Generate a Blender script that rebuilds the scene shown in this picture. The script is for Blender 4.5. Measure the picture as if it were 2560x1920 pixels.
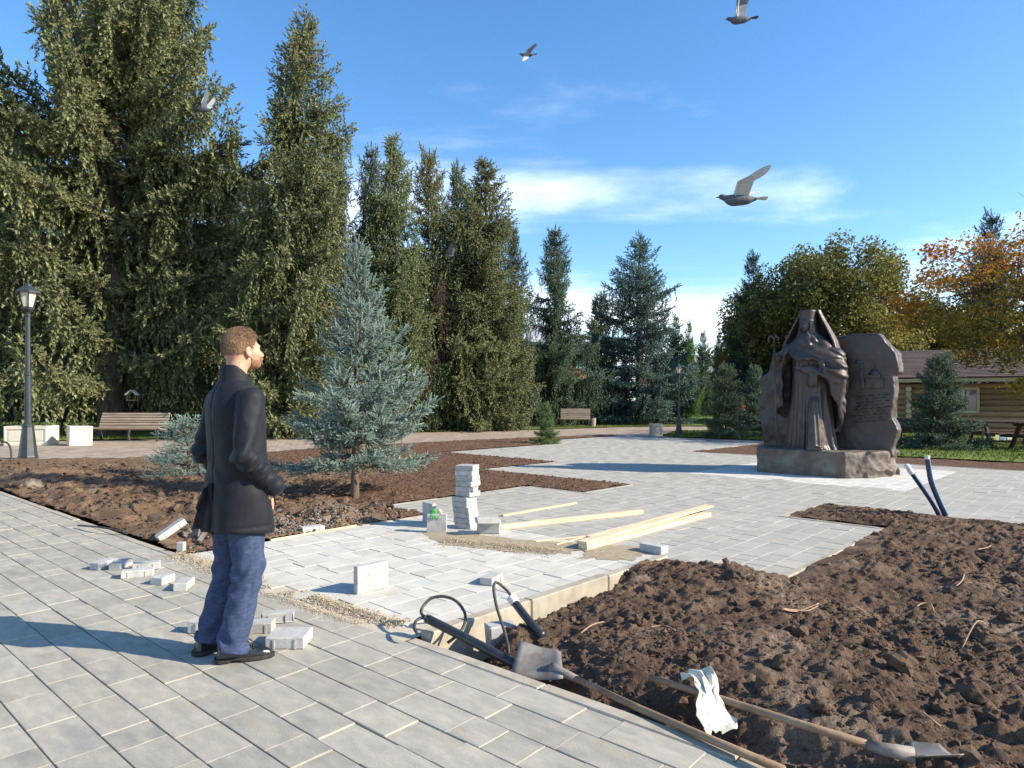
import bpy, bmesh, math, random
import numpy as np
from math import radians, sin, cos, pi, atan2, hypot, sqrt
from mathutils import Vector, Matrix, Euler

random.seed(7)
for o in list(bpy.data.objects):
    bpy.data.objects.remove(o)
scene = bpy.context.scene
COL = scene.collection

# ---------------------------------------------------------------- camera, sky, sun, exposure
FPX, EYE, HZ = 1674.0, 1.45, 1000.0          # focal length (px of a 2560 wide frame), eye height, horizon row
cam_d = bpy.data.cameras.new('camera')
cam = bpy.data.objects.new('camera', cam_d)
COL.objects.link(cam)
cam.location = (0, 0, EYE)
cam.rotation_euler = (radians(90), 0, 0)
cam_d.sensor_width = 36.0
cam_d.lens = 36.0 * FPX / 2560.0
cam_d.shift_y = 40.0 / 2560.0
cam_d.clip_start = 0.05
cam_d.clip_end = 2000
scene.camera = cam

SUN_DIR = Vector((0.851, -0.206, 0.482)).normalized()      # towards the sun
sun_el = math.asin(SUN_DIR.z)
sun_az = atan2(SUN_DIR.x, SUN_DIR.y)
sd = bpy.data.lights.new('sun', 'SUN')
sd.energy = 5.0
sd.angle = radians(0.5)
sd.color = (1.0, 0.89, 0.72)
sun = bpy.data.objects.new('sun', sd)
COL.objects.link(sun)
sun.rotation_euler = SUN_DIR.to_track_quat('Z', 'Y').to_euler()

world = bpy.data.worlds.new('World')
scene.world = world
world.use_nodes = True
wn, wl = world.node_tree.nodes, world.node_tree.links
wn.clear()
w_out = wn.new('ShaderNodeOutputWorld')
w_bg = wn.new('ShaderNodeBackground')
w_bg.inputs['Strength'].default_value = 0.148
w_sky = wn.new('ShaderNodeTexSky')
w_sky.sky_type = 'NISHITA'
w_sky.sun_disc = False
w_sky.sun_elevation = sun_el
w_sky.sun_rotation = sun_az
w_sky.air_density = 1.0
w_sky.dust_density = 0.25
w_sky.ozone_density = 3.0
w_hsv = wn.new('ShaderNodeHueSaturation')
w_hsv.inputs['Saturation'].default_value = 1.20
wl.new(w_sky.outputs[0], w_hsv.inputs['Color'])
# thin cirrus: the view direction is laid on a flat cloud deck, so the streaks shrink towards the horizon
w_tc = wn.new('ShaderNodeTexCoord')
w_sep = wn.new('ShaderNodeSeparateXYZ')
wl.new(w_tc.outputs['Generated'], w_sep.inputs[0])
def wmath(op, a, b=None, c=None, clamp=False):
    n = wn.new('ShaderNodeMath'); n.operation = op; n.use_clamp = clamp
    for i, v in enumerate((a, b, c)):
        if v is None: continue
        if isinstance(v, (int, float)): n.inputs[i].default_value = v
        else: wl.new(v, n.inputs[i])
    return n.outputs[0]
w_z = wmath('MAXIMUM', w_sep.outputs['Z'], 0.0)
w_dv = wmath('ADD', w_z, 0.16)
w_cx = wmath('DIVIDE', w_sep.outputs['X'], w_dv)
w_cy = wmath('DIVIDE', w_sep.outputs['Y'], w_dv)
w_cmb = wn.new('ShaderNodeCombineXYZ')
wl.new(w_cx, w_cmb.inputs[0]); wl.new(w_cy, w_cmb.inputs[1])
w_map = wn.new('ShaderNodeMapping')
w_map.inputs['Location'].default_value = (0.42, 0.25, 0.0)
w_map.inputs['Rotation'].default_value = (0, 0, radians(-22))
w_map.inputs['Scale'].default_value = (0.62, 1.25, 1)
wl.new(w_cmb.outputs[0], w_map.inputs[0])
w_n1 = wn.new('ShaderNodeTexNoise')
w_n1.inputs['Scale'].default_value = 1.15
w_n1.inputs['Detail'].default_value = 9
w_n1.inputs['Roughness'].default_value = 0.56
w_n1.inputs['Distortion'].default_value = 0.35
wl.new(w_map.outputs[0], w_n1.inputs['Vector'])
w_low = wmath('SUBTRACT', 1.0, wmath('MULTIPLY', w_z, 2.3, clamp=True))        # more cloud towards the horizon
w_n2 = wn.new('ShaderNodeTexNoise')
w_n2.inputs['Scale'].default_value = 0.55
w_n2.inputs['Detail'].default_value = 4
w_n2.inputs['Distortion'].default_value = 0.8
wl.new(w_map.outputs[0], w_n2.inputs['Vector'])
w_thr = wmath('ADD', wmath('ADD', w_n1.outputs[0], wmath('MULTIPLY', w_low, 0.34)), wmath('MULTIPLY_ADD', w_n2.outputs[0], 0.30, -0.12))
w_rmp = wn.new('ShaderNodeMapRange')
w_rmp.interpolation_type = 'SMOOTHSTEP'
w_rmp.inputs['From Min'].default_value = 0.60
w_rmp.inputs['From Max'].default_value = 0.98
w_rmp.inputs['To Max'].default_value = 0.93
wl.new(w_thr, w_rmp.inputs['Value'])
w_mix = wn.new('ShaderNodeMix')
w_mix.data_type = 'RGBA'
w_mix.inputs['B'].default_value = (7.4, 7.8, 8.3, 1)
wl.new(w_rmp.outputs[0], w_mix.inputs['Factor'])
wl.new(w_hsv.outputs[0], w_mix.inputs['A'])
wl.new(w_mix.outputs['Result'], w_bg.inputs['Color'])
wl.new(w_bg.outputs[0], w_out.inputs[0])

vs = scene.view_settings
vs.view_transform = 'Standard'
vs.look = 'None'
vs.exposure = 0.88
vs.gamma = 1.0
vs.use_curve_mapping = False
scene.cycles.max_bounces = 5
scene.cycles.diffuse_bounces = 3
scene.cycles.glossy_bounces = 2
scene.cycles.transmission_bounces = 4
scene.cycles.transparent_max_bounces = 4
scene.cycles.caustics_reflective = False
scene.cycles.caustics_refractive = False
scene.cycles.use_denoising = True

# ---------------------------------------------------------------- helpers
def gp(px, py, z=0.0):
    """ground point seen at a pixel of the 2560 x 1920 photograph"""
    d = FPX * (EYE - z) / (py - HZ)
    return Vector(((px - 1280) / FPX * d, d, z))
def at(px, py, d):
    return Vector(((px - 1280) / FPX * d, d, EYE - (py - HZ) / FPX * d))
TH = radians(43.5)
UX, VX = Vector((cos(TH), -sin(TH), 0)), Vector((sin(TH), cos(TH), 0))
def uvw(u, v, z=0.0):
    p = UX * u + VX * v
    return Vector((p.x, p.y, z))
def to_uv(x, y):
    return x * UX.x + y * UX.y, x * VX.x + y * VX.y

def hash3(ix, iy, iz, seed=0):
    h = (ix.astype(np.int64) * 374761393 + iy.astype(np.int64) * 668265263 + iz.astype(np.int64) * 2147483647 + seed * 1274126177) & 0xffffffff
    h = ((h ^ (h >> 13)) * 1274126177) & 0xffffffff
    h = (h ^ (h >> 16)) & 0xffffffff
    return h.astype(np.float64) / 4294967295.0
def vnoise(x, y, z=None, seed=0):
    """smooth value noise in -1..1"""
    x = np.asarray(x, float); y = np.asarray(y, float)
    z = np.zeros_like(x) if z is None else np.asarray(z, float)
    xi, yi, zi = np.floor(x), np.floor(y), np.floor(z)
    fx, fy, fz = x - xi, y - yi, z - zi
    fx = fx*fx*fx*(fx*(fx*6-15)+10); fy = fy*fy*fy*(fy*(fy*6-15)+10); fz = fz*fz*fz*(fz*(fz*6-15)+10)
    xi, yi, zi = xi.astype(np.int64), yi.astype(np.int64), zi.astype(np.int64)
    r = 0
    for dx in (0, 1):
        wx = fx if dx else 1 - fx
        for dy in (0, 1):
            wy = fy if dy else 1 - fy
            for dz in (0, 1):
                wz = fz if dz else 1 - fz
                r = r + wx * wy * wz * hash3(xi + dx, yi + dy, zi + dz, seed)
    return r * 2 - 1
def fbm(x, y, z=None, oct=4, gain=0.5, seed=0):
    a, s, t = 1.0, 0.0, 0.0
    f = 1.0
    for i in range(oct):
        s = s + a * vnoise(np.asarray(x) * f + 17.3 * i, np.asarray(y) * f - 9.1 * i, None if z is None else np.asarray(z) * f + 5.7 * i, seed + i)
        t += a; a *= gain; f *= 2.03
    return s / t

def finish(o, label=None, cat=None, group=None, kind=None):
    if label: o['label'] = label
    if cat: o['category'] = cat
    if group: o['group'] = group
    if kind: o['kind'] = kind
    return o
def empty(name, loc=(0, 0, 0), rz=0.0, label=None, cat=None, group=None, kind=None):
    o = bpy.data.objects.new(name, None)
    o.empty_display_size = 0.2
    COL.objects.link(o)
    o.location = loc
    o.rotation_euler = (0, 0, rz)
    return finish(o, label, cat, group, kind)
def np_mesh(name, verts, faces, smooth=False, attrs=None):
    """faces: one (N,k) array, or a list of index tuples"""
    me = bpy.data.meshes.new(name)
    verts = np.asarray(verts, np.float32)
    if isinstance(faces, np.ndarray):
        n, k = faces.shape
        me.vertices.add(len(verts)); me.vertices.foreach_set('co', verts.ravel())
        me.loops.add(n * k); me.loops.foreach_set('vertex_index', faces.astype(np.int32).ravel())
        me.polygons.add(n)
        me.polygons.foreach_set('loop_start', np.arange(0, n * k, k, dtype=np.int32))
        me.update(calc_edges=True)
    else:
        me.from_pydata([tuple(v) for v in verts.tolist()], [], faces)
        me.update()
    me.polygons.foreach_set('use_smooth', np.full(len(me.polygons), bool(smooth)))
    for k, v in (attrs or {}).items():
        a = me.attributes.new(k, 'FLOAT', 'POINT')
        a.data.foreach_set('value', np.asarray(v, np.float32))
    return me
def add(name, me, m=None, parent=None, loc=(0, 0, 0), rot=None, label=None, cat=None, group=None, kind=None):
    o = bpy.data.objects.new(name, me)
    COL.objects.link(o)
    if m is not None and me is not None:
        for x in (m if isinstance(m, (list, tuple)) else [m]):
            if x.name not in [q.name for q in me.materials if q]: me.materials.append(x)
    o.location = loc
    if rot is not None: o.rotation_euler = rot
    if parent is not None: o.parent = parent
    return finish(o, label, cat, group, kind)
def copy_tree(o, parent=None):
    c = o.copy(); COL.objects.link(c)
    if parent is not None: c.parent = parent
    for ch in list(o.children): copy_tree(ch, c)
    return c

class MB:
    """collects simple solids into one mesh"""
    def __init__(self): self.v = []; self.f = []
    def raw(self, vs_, fs_):
        n = len(self.v)
        self.v += [tuple(q) for q in vs_]; self.f += [tuple(i + n for i in f) for f in fs_]
        return self
    def box(self, c, s, rot=None, bev=0.0, jit=0.0):
        hx, hy, hz = s[0] / 2, s[1] / 2, s[2] / 2
        b = min(bev, hx * .45, hy * .45, hz * .45)
        if b <= 0:
            P = [Vector((x * hx, y * hy, z * hz)) for z in (-1, 1) for y in (-1, 1) for x in (-1, 1)]
            Fs = [(0, 2, 3, 1), (4, 5, 7, 6), (0, 1, 5, 4), (2, 6, 7, 3), (0, 4, 6, 2), (1, 3, 7, 5)]
        else:
            P, idx, Fs = [], {}, []
            for sx in (-1, 1):
                for sy in (-1, 1):
                    for sz in (-1, 1):
                        for a in range(3):
                            q = [sx * (hx - b), sy * (hy - b), sz * (hz - b)]
                            q[a] = (sx * hx, sy * hy, sz * hz)[a]
                            idx[(sx, sy, sz, a)] = len(P); P.append(Vector(q))
            def fc(L):
                n = (P[L[1]] - P[L[0]]).cross(P[L[2]] - P[L[0]])
                c0 = sum((P[i] for i in L), Vector()) / len(L)
                Fs.append(tuple(L if n.dot(c0) > 0 else L[::-1]))
            for a in range(3):
                o1, o2 = (a + 1) % 3, (a + 2) % 3
                for s_ in (-1, 1):
                    L = []
                    for t1, t2 in ((-1, -1), (1, -1), (1, 1), (-1, 1)):
                        k = [0, 0, 0]; k[a] = s_; k[o1] = t1; k[o2] = t2
                        L.append(idx[(*k, a)])
                    fc(L)
                for s1 in (-1, 1):
                    for s2 in (-1, 1):
                        L = []
                        for e, ax in ((-1, o1), (1, o1), (1, o2), (-1, o2)):
                            k = [0, 0, 0]; k[a] = e; k[o1] = s1; k[o2] = s2
                            L.append(idx[(*k, ax)])
                        fc(L)
            for sx in (-1, 1):
                for sy in (-1, 1):
                    for sz in (-1, 1):
                        fc([idx[(sx, sy, sz, a)] for a in range(3)])
        if jit: P = [p + Vector((random.uniform(-jit, jit), random.uniform(-jit, jit), random.uniform(-jit, jit))) for p in P]
        M = Matrix.Identity(3) if rot is None else (rot.to_3x3() if isinstance(rot, Matrix) else Euler(rot).to_matrix())
        c = Vector(c)
        return self.raw([M @ p + c for p in P], Fs)
    def tube(self, path, rad, n=8, cap=True, sq=1.0):
        path = [Vector(p) for p in path]
        if not isinstance(rad, (list, tuple, np.ndarray)): rad = [rad] * len(path)
        t0 = (path[1] - path[0]).normalized()
        ref = Vector((0, 0, 1)) if abs(t0.z) < .9 else Vector((1, 0, 0))
        xax = t0.cross(ref).normalized()
        P, Fs = [], []
        for i, p in enumerate(path):
            t = (path[min(i + 1, len(path) - 1)] - path[max(i - 1, 0)]).normalized()
            xax = (xax - t * xax.dot(t)).normalized()
            yax = t.cross(xax)
            for k in range(n):
                a = 2 * pi * k / n
                P.append(p + xax * cos(a) * rad[i] + yax * sin(a) * rad[i] * sq)
        for i in range(len(path) - 1):
            for k in range(n):
                a, b = i * n + k, i * n + (k + 1) % n
                Fs.append((a, b, b + n, a + n))
        if cap:
            Fs.append(tuple(range(n))[::-1]); Fs.append(tuple(range((len(path) - 1) * n, len(path) * n)))
        return self.raw(P, Fs)
    def lathe(self, prof, c=(0, 0, 0), n=16, rot0=0.0):
        P, Fs = [], []
        for r, z in prof:
            for k in range(n):
                a = 2 * pi * k / n + rot0
                P.append((c[0] + r * cos(a), c[1] + r * sin(a), c[2] + z))
        for i in range(len(prof) - 1):
            for k in range(n):
                a, b = i * n + k, i * n + (k + 1) % n
                Fs.append((a, b, b + n, a + n))
        Fs.append(tuple(range(n))[::-1]); Fs.append(tuple(range((len(prof) - 1) * n, len(prof) * n)))
        return self.raw(P, Fs)
    def prism(self, pts, y0, y1, axis='y'):
        n = len(pts)
        f = {'y': lambda p, t: (p[0], t, p[1]), 'x': lambda p, t: (t, p[0], p[1]), 'z': lambda p, t: (p[0], p[1], t)}[axis]
        P = [f(p, y0) for p in pts] + [f(p, y1) for p in pts]
        Fs = [tuple(range(n)), tuple(range(n, 2 * n))[::-1]] + [(i, i + n, (i + 1) % n + n, (i + 1) % n) for i in range(n)]
        return self.raw(P, Fs)
    def mesh(self, name, smooth=False, fix=True):
        me = bpy.data.meshes.new(name)
        me.from_pydata(self.v, [], self.f)
        if fix:
            bm = bmesh.new(); bm.from_mesh(me)
            bmesh.ops.recalc_face_normals(bm, faces=bm.faces)
            bm.to_mesh(me); bm.free()
        me.update()
        if smooth: me.polygons.foreach_set('use_smooth', np.ones(len(me.polygons), bool))
        return me
    def build(self, name, m, parent=None, smooth=False, **k):
        return add(name, self.mesh(name, smooth), m, parent, **k)

def surfnet(f, lo, hi, step):
    """surface of the implicit f < 0 on a grid (naive surface nets)"""
    ax = [np.arange(lo[i], hi[i] + step, step) for i in range(3)]
    X, Y, Z = np.meshgrid(*ax, indexing='ij')
    Fv = f(X, Y, Z)
    S = Fv < 0
    nx, ny, nz = Fv.shape
    cnt = np.zeros((nx-1, ny-1, nz-1)); acc = np.zeros((nx-1, ny-1, nz-1, 3))
    def sl(d): return tuple(slice(d[i], (nx, ny, nz)[i] - 1 + d[i]) for i in range(3))
    cor = [(a, b, c) for a in (0, 1) for b in (0, 1) for c in (0, 1)]
    for c0 in cor:
        for a in range(3):
            if c0[a]: continue
            c1 = list(c0); c1[a] = 1; c1 = tuple(c1)
            A, B = Fv[sl(c0)], Fv[sl(c1)]
            m = S[sl(c0)] != S[sl(c1)]
            if not m.any(): continue
            t = np.zeros_like(A); t[m] = A[m] / (A[m] - B[m])
            cnt += m
            for k in range(3):
                acc[..., k] += np.where(m, c0[k] + (t if k == a else 0), 0)
    act = cnt > 0
    idx = -np.ones(act.shape, np.int64); idx[act] = np.arange(act.sum())
    I = np.argwhere(act)
    V = (I + acc[act] / cnt[act][:, None]) * step + np.array([lo[0], lo[1], lo[2]])
    Q = []
    for a in range(3):
        b, c = (a + 1) % 3, (a + 2) % 3
        s0 = [slice(None)] * 3; s1 = [slice(None)] * 3
        s0[a] = slice(0, -1); s1[a] = slice(1, None)
        s0[b] = s1[b] = slice(1, -1); s0[c] = s1[c] = slice(1, -1)
        A, B = S[tuple(s0)], S[tuple(s1)]
        for flip in (False, True):
            E = np.argwhere((A & ~B) if not flip else (~A & B))
            if not len(E): continue
            E = E.copy(); E[:, b] += 1; E[:, c] += 1
            q = []
            for db, dc in ((-1, -1), (0, -1), (0, 0), (-1, 0)):
                e = E.copy(); e[:, b] += db; e[:, c] += dc
                q.append(idx[e[:, 0], e[:, 1], e[:, 2]])
            q = np.stack(q, 1)
            Q.append(q[:, ::-1] if flip else q)
    return V, np.concatenate(Q)
def smin(a, b, k):
    h = np.clip(0.5 + 0.5 * (b - a) / k, 0, 1)
    return b * (1 - h) + a * h - k * h * (1 - h)
def smax(a, b, k): return -smin(-a, -b, k)
def ell(X, Y, Z, c, r):
    x, y, z = (X - c[0]) / r[0], (Y - c[1]) / r[1], (Z - c[2]) / r[2]
    k0 = np.sqrt(x*x + y*y + z*z)
    return (k0 - 1) * min(r) if max(r) > 3 * min(r) else (k0 - 1) * (r[0] * r[1] * r[2]) ** (1/3)
def cap(X, Y, Z, a, b, r0, r1=None):
    r1 = r0 if r1 is None else r1
    d = [b[i] - a[i] for i in range(3)]
    L = sum(q*q for q in d)
    t = np.clip(((X - a[0])*d[0] + (Y - a[1])*d[1] + (Z - a[2])*d[2]) / L, 0, 1)
    return np.sqrt((X - a[0] - t*d[0])**2 + (Y - a[1] - t*d[1])**2 + (Z - a[2] - t*d[2])**2) - (r0 + (r1 - r0) * t)
def rbox(X, Y, Z, c, h, r):
    qx, qy, qz = np.abs(X - c[0]) - h[0] + r, np.abs(Y - c[1]) - h[1] + r, np.abs(Z - c[2]) - h[2] + r
    return np.sqrt(np.maximum(qx, 0)**2 + np.maximum(qy, 0)**2 + np.maximum(qz, 0)**2) + np.minimum(np.maximum(qx, np.maximum(qy, qz)), 0) - r
def net(name, f, lo, hi, step, smooth=True, attrs=None):
    V, Q = surfnet(f, lo, hi, step)
    return np_mesh(name, V, Q, smooth, {k: g(V) for k, g in (attrs or {}).items()})

# ---------------------------------------------------------------- materials
def pmat(name, stops, scale=6.0, detail=5, rough=0.85, bump=0.0, bscale=None, spec=0.3, metal=0.0, coord='Object',
         var=0.0, tone=None, stain=None, stretch=(1, 1, 1), nrough=0.55, sheen=0.0, tint=False, rvar=0.0, bdist=0.02, fine=None):
    """noise between colour stops; var = lightness change per object; tone = (dark, light) by the mesh attribute 'tone';
    stain = (scale, colour, amount, threshold); tint multiplies by the object's own colour"""
    m = bpy.data.materials.new(name); m.use_nodes = True
    N, L = m.node_tree.nodes, m.node_tree.links
    B = N['Principled BSDF']
    B.inputs['Roughness'].default_value = rough
    B.inputs['Specular IOR Level'].default_value = spec
    B.inputs['Metallic'].default_value = metal
    if sheen: B.inputs['Sheen Weight'].default_value = sheen
    tc = N.new('ShaderNodeTexCoord')
    if coord == 'World':
        g = N.new('ShaderNodeNewGeometry'); vec = g.outputs['Position']
    else: vec = tc.outputs[coord]
    oi = N.new('ShaderNodeObjectInfo')
    mp = N.new('ShaderNodeMapping'); mp.inputs['Scale'].default_value = stretch
    L.new(vec, mp.inputs['Vector'])
    if coord == 'Object':
        ml = N.new('ShaderNodeMath'); ml.operation = 'MULTIPLY'; ml.inputs[1].default_value = 37.0
        L.new(oi.outputs['Random'], ml.inputs[0])
        L.new(ml.outputs[0], mp.inputs['Location'])
    def noise(sc, det=detail, ro=nrough):
        n = N.new('ShaderNodeTexNoise'); n.inputs['Scale'].default_value = sc
        n.inputs['Detail'].default_value = det; n.inputs['Roughness'].default_value = ro
        L.new(mp.outputs[0], n.inputs['Vector']); return n
    n1 = noise(scale)
    rp = N.new('ShaderNodeValToRGB')
    el = rp.color_ramp.elements
    while len(el) < len(stops): el.new(0.5)
    for i, (p, c) in enumerate(stops):
        el[i].position = p; el[i].color = (*c, 1)
    L.new(n1.outputs[0], rp.inputs[0])
    col = rp.outputs[0]
    def mixc(fac, a, b, mode='MIX'):
        x = N.new('ShaderNodeMix'); x.data_type = 'RGBA'; x.blend_type = mode
        for s, v in (('Factor', fac), ('A', a), ('B', b)):
            i = [q for q in x.inputs if q.name == s and (q.type == ('VALUE' if s == 'Factor' else 'RGBA'))][0]
            if isinstance(v, (int, float)): i.default_value = v
            elif isinstance(v, tuple): i.default_value = (*v, 1)
            else: L.new(v, i)
        return [q for q in x.outputs if q.type == 'RGBA'][0]
    def rng(src, a, b, lo, hi):
        r = N.new('ShaderNodeMapRange')
        r.inputs['From Min'].default_value = a; r.inputs['From Max'].default_value = b
        r.inputs['To Min'].default_value = lo; r.inputs['To Max'].default_value = hi
        L.new(src, r.inputs['Value']); return r.outputs[0]
    def scale_by(c, f):
        cm = N.new('ShaderNodeCombineColor')
        for i in range(3): L.new(f, cm.inputs[i])
        return mixc(1.0, c, cm.outputs[0], 'MULTIPLY')
    if stain:
        for sc, c2, amt, thr in (stain if isinstance(stain, list) else [stain]):
            n2 = noise(sc, 4, 0.6)
            col = mixc(rng(n2.outputs[0], thr, thr + 0.16, 0, amt), col, c2)
    if fine:
        n3 = noise(fine[0], 2, 0.7)
        col = scale_by(col, rng(n3.outputs[0], 0.25, 0.75, 1 - fine[1], 1 + fine[1]))
    if var: col = scale_by(col, rng(oi.outputs['Random'], 0, 1, 1 - var, 1 + var))
    if tone:
        at_ = N.new('ShaderNodeAttribute'); at_.attribute_name = 'tone'
        col = scale_by(col, rng(at_.outputs['Fac'], 0, 1, tone[0], tone[1]))
    if tint: col = mixc(1.0, col, oi.outputs['Color'], 'MULTIPLY')
    L.new(col, B.inputs['Base Color'])
    if bump:
        bs = bscale if isinstance(bscale, (list, tuple)) else [bscale or scale * 3]
        h = None
        for s_ in bs:
            nb = noise(s_, 6, 0.62)
            if h is None: h = nb.outputs[0]
            else:
                ad = N.new('ShaderNodeMath'); ad.operation = 'MULTIPLY_ADD'; ad.inputs[1].default_value = 0.5
                L.new(nb.outputs[0], ad.inputs[0]); L.new(h, ad.inputs[2]); h = ad.outputs[0]
        bp = N.new('ShaderNodeBump'); bp.inputs['Strength'].default_value = bump
        bp.inputs['Distance'].default_value = bdist
        L.new(h, bp.inputs['Height']); L.new(bp.outputs[0], B.inputs['Normal'])
    if rvar: L.new(rng(n1.outputs[0], .3, .7, rough - rvar, rough + rvar), B.inputs['Roughness'])
    return m
def leafmat(name, dark, light, trans=0.25, rough=0.6, var=0.12, spec=0.25):
    """foliage: each leaf or needle carries a 'tone'; object colour tints the whole tree"""
    m = bpy.data.materials.new(name); m.use_nodes = True
    N, L = m.node_tree.nodes, m.node_tree.links
    B = N['Principled BSDF']; out = N['Material Output']
    B.inputs['Roughness'].default_value = rough; B.inputs['Specular IOR Level'].default_value = spec
    a = N.new('ShaderNodeAttribute'); a.attribute_name = 'tone'
    r = N.new('ShaderNodeValToRGB')
    r.color_ramp.elements[0].color = (*dark, 1); r.color_ramp.elements[1].color = (*light, 1)
    L.new(a.outputs['Fac'], r.inputs[0])
    oi = N.new('ShaderNodeObjectInfo')
    x = N.new('ShaderNodeMix'); x.data_type = 'RGBA'; x.blend_type = 'MULTIPLY'
    x.inputs[0].default_value = 1.0
    L.new(r.outputs[0], x.inputs[6]); L.new(oi.outputs['Color'], x.inputs[7])
    c = x.outputs[2]
    L.new(c, B.inputs['Base Color'])
    if trans:
        t = N.new('ShaderNodeBsdfTranslucent'); L.new(c, t.inputs[0])
        ms = N.new('ShaderNodeMixShader'); ms.inputs[0].default_value = trans
        L.new(B.outputs[0], ms.inputs[1]); L.new(t.outputs[0], ms.inputs[2]); L.new(ms.outputs[0], out.inputs[0])
    return m
def ease(a, b, x):
    t = np.clip((np.asarray(x, float) - a) / (b - a), 0, 1)
    return t * t * (3 - 2 * t)
# ================================================================ GROUND, PAVING, SOIL
rs = np.random.RandomState(11)
M_ground = pmat('ground_earth', [(.3, (.07, .075, .03)), (.7, (.11, .10, .045))], scale=.6, rough=.95, coord='World')
M_lawn = pmat('lawn_turf', [(.3, (.075, .115, .018)), (.6, (.12, .17, .028)), (.8, (.20, .19, .05))], scale=1.4, rough=.95, coord='World', fine=(60, .5), bump=.6, bscale=40)
M_paver = pmat('paver_concrete', [(.25, (.285, .27, .225)), (.5, (.345, .325, .27)), (.75, (.42, .39, .32))], scale=7, rough=.88, bump=.22, bscale=[60, 220], var=.10,
               stain=[(6, (.46, .40, .28), .75, .57), (3.0, (.20, .205, .205), .6, .54)], stretch=(1, 2.4, 1), fine=(170, .20), bdist=.006)
M_paverf = pmat('paver_concrete_field', [(.25, (.30, .285, .235)), (.5, (.36, .34, .28)), (.75, (.42, .395, .325))], scale=5, rough=.88, bump=.2, bscale=60, tone=(.93, 1.07), coord='World',
                stain=[(3, (.47, .43, .34), .5, .57)], fine=(120, .12), bdist=.006)
M_plaza = pmat('plaza_concrete', [(.25, (.33, .315, .275)), (.55, (.37, .355, .31)), (.8, (.41, .39, .34))], scale=4, rough=.86, bump=.18, bscale=70, var=.07,
               stain=[(2.0, (.45, .40, .30), .5, .58)], fine=(150, .1), bdist=.005)
M_plazaf = pmat('plaza_concrete_field', [(.25, (.33, .315, .275)), (.55, (.365, .35, .305)), (.8, (.405, .385, .335))], scale=3, rough=.86, tone=(.94, 1.06), coord='World', fine=(100, .08))
M_dusty = pmat('dusty_concrete', [(.25, (.42, .40, .34)), (.5, (.51, .485, .42)), (.75, (.58, .555, .49))], scale=3.5, rough=.92, bump=.15, bscale=80, var=.05,
               stain=[(2.2, (.42, .43, .43), .55, .57)], fine=(160, .08), bdist=.004)
M_white = pmat('white_plaza_concrete', [(.3, (.52, .505, .46)), (.7, (.60, .585, .535))], scale=3, rough=.9, tone=(.93, 1.05), coord='World', fine=(90, .06))
M_kerb = pmat('kerb_concrete', [(.25, (.27, .235, .18)), (.5, (.37, .33, .26)), (.8, (.47, .43, .35))], scale=8, rough=.93, bump=.3, bscale=[40, 160], var=.06, stain=(4, (.33, .27, .19), .6, .56), bdist=.006)
M_joint = pmat('joint_sand', [(.3, (.42, .37, .28)), (.7, (.55, .49, .38))], scale=30, rough=.97, coord='World')
M_bedding = pmat('bedding_sand', [(.3, (.10, .09, .07)), (.7, (.17, .15, .11))], scale=20, rough=.97, coord='World')
M_sand = pmat('loose_sand', [(.25, (.34, .275, .175)), (.7, (.50, .42, .29))], scale=14, rough=.97, coord='World', tone=(.75, 1.15))
M_soil = pmat('dug_soil', [(.25, (.068, .044, .030)), (.5, (.120, .078, .052)), (.78, (.185, .125, .082))], scale=3.0, rough=.96, coord='World', bump=.9, bscale=[45, 150], bdist=.02,
              stain=[(1.1, (.27, .205, .15), .75, .54), (4.5, (.06, .04, .028), .6, .60)], fine=(85, .45), spec=.15)
M_clod = pmat('soil_clods', [(.25, (.072, .047, .033)), (.5, (.122, .081, .055)), (.78, (.18, .123, .082))], scale=8, rough=.96, coord='World', bump=.8, bscale=[60, 180], bdist=.015, tone=(.72, 1.2), spec=.15)
M_soil2 = pmat('rough_left_soil', [(.25, (.10, .064, .04)), (.5, (.17, .11, .068)), (.78, (.26, .18, .115))], scale=2.2, rough=.96, coord='World', bump=.9, bscale=[30, 110], bdist=.03,
               stain=[(3.0, (.30, .24, .165), .6, .60)], fine=(50, .35), spec=.15)
M_mulch = pmat('tilled_soil', [(.28, (.075, .042, .028)), (.5, (.14, .082, .054)), (.75, (.21, .13, .085))], scale=16, rough=.96, coord='World', bump=.9, bscale=[30, 90], bdist=.04, fine=(30, .45), spec=.15)

def sheet(name, pts, z, m, kind='structure', **k):
    pts = [Vector((p[0], p[1], z)) for p in pts]
    me = bpy.data.meshes.new(name); me.from_pydata(pts, [], [tuple(range(len(pts)))])
    bm = bmesh.new(); bm.from_mesh(me); bmesh.ops.recalc_face_normals(bm, faces=bm.faces)
    if bm.faces[:][0].normal.z < 0: bmesh.ops.reverse_faces(bm, faces=bm.faces)
    bm.to_mesh(me); bm.free()
    return add(name, me, m, kind=kind, **k)

sheet('ground', [(-700, -60), (700, -60), (700, 1400), (-700, 1400)], -0.36, M_ground)

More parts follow.
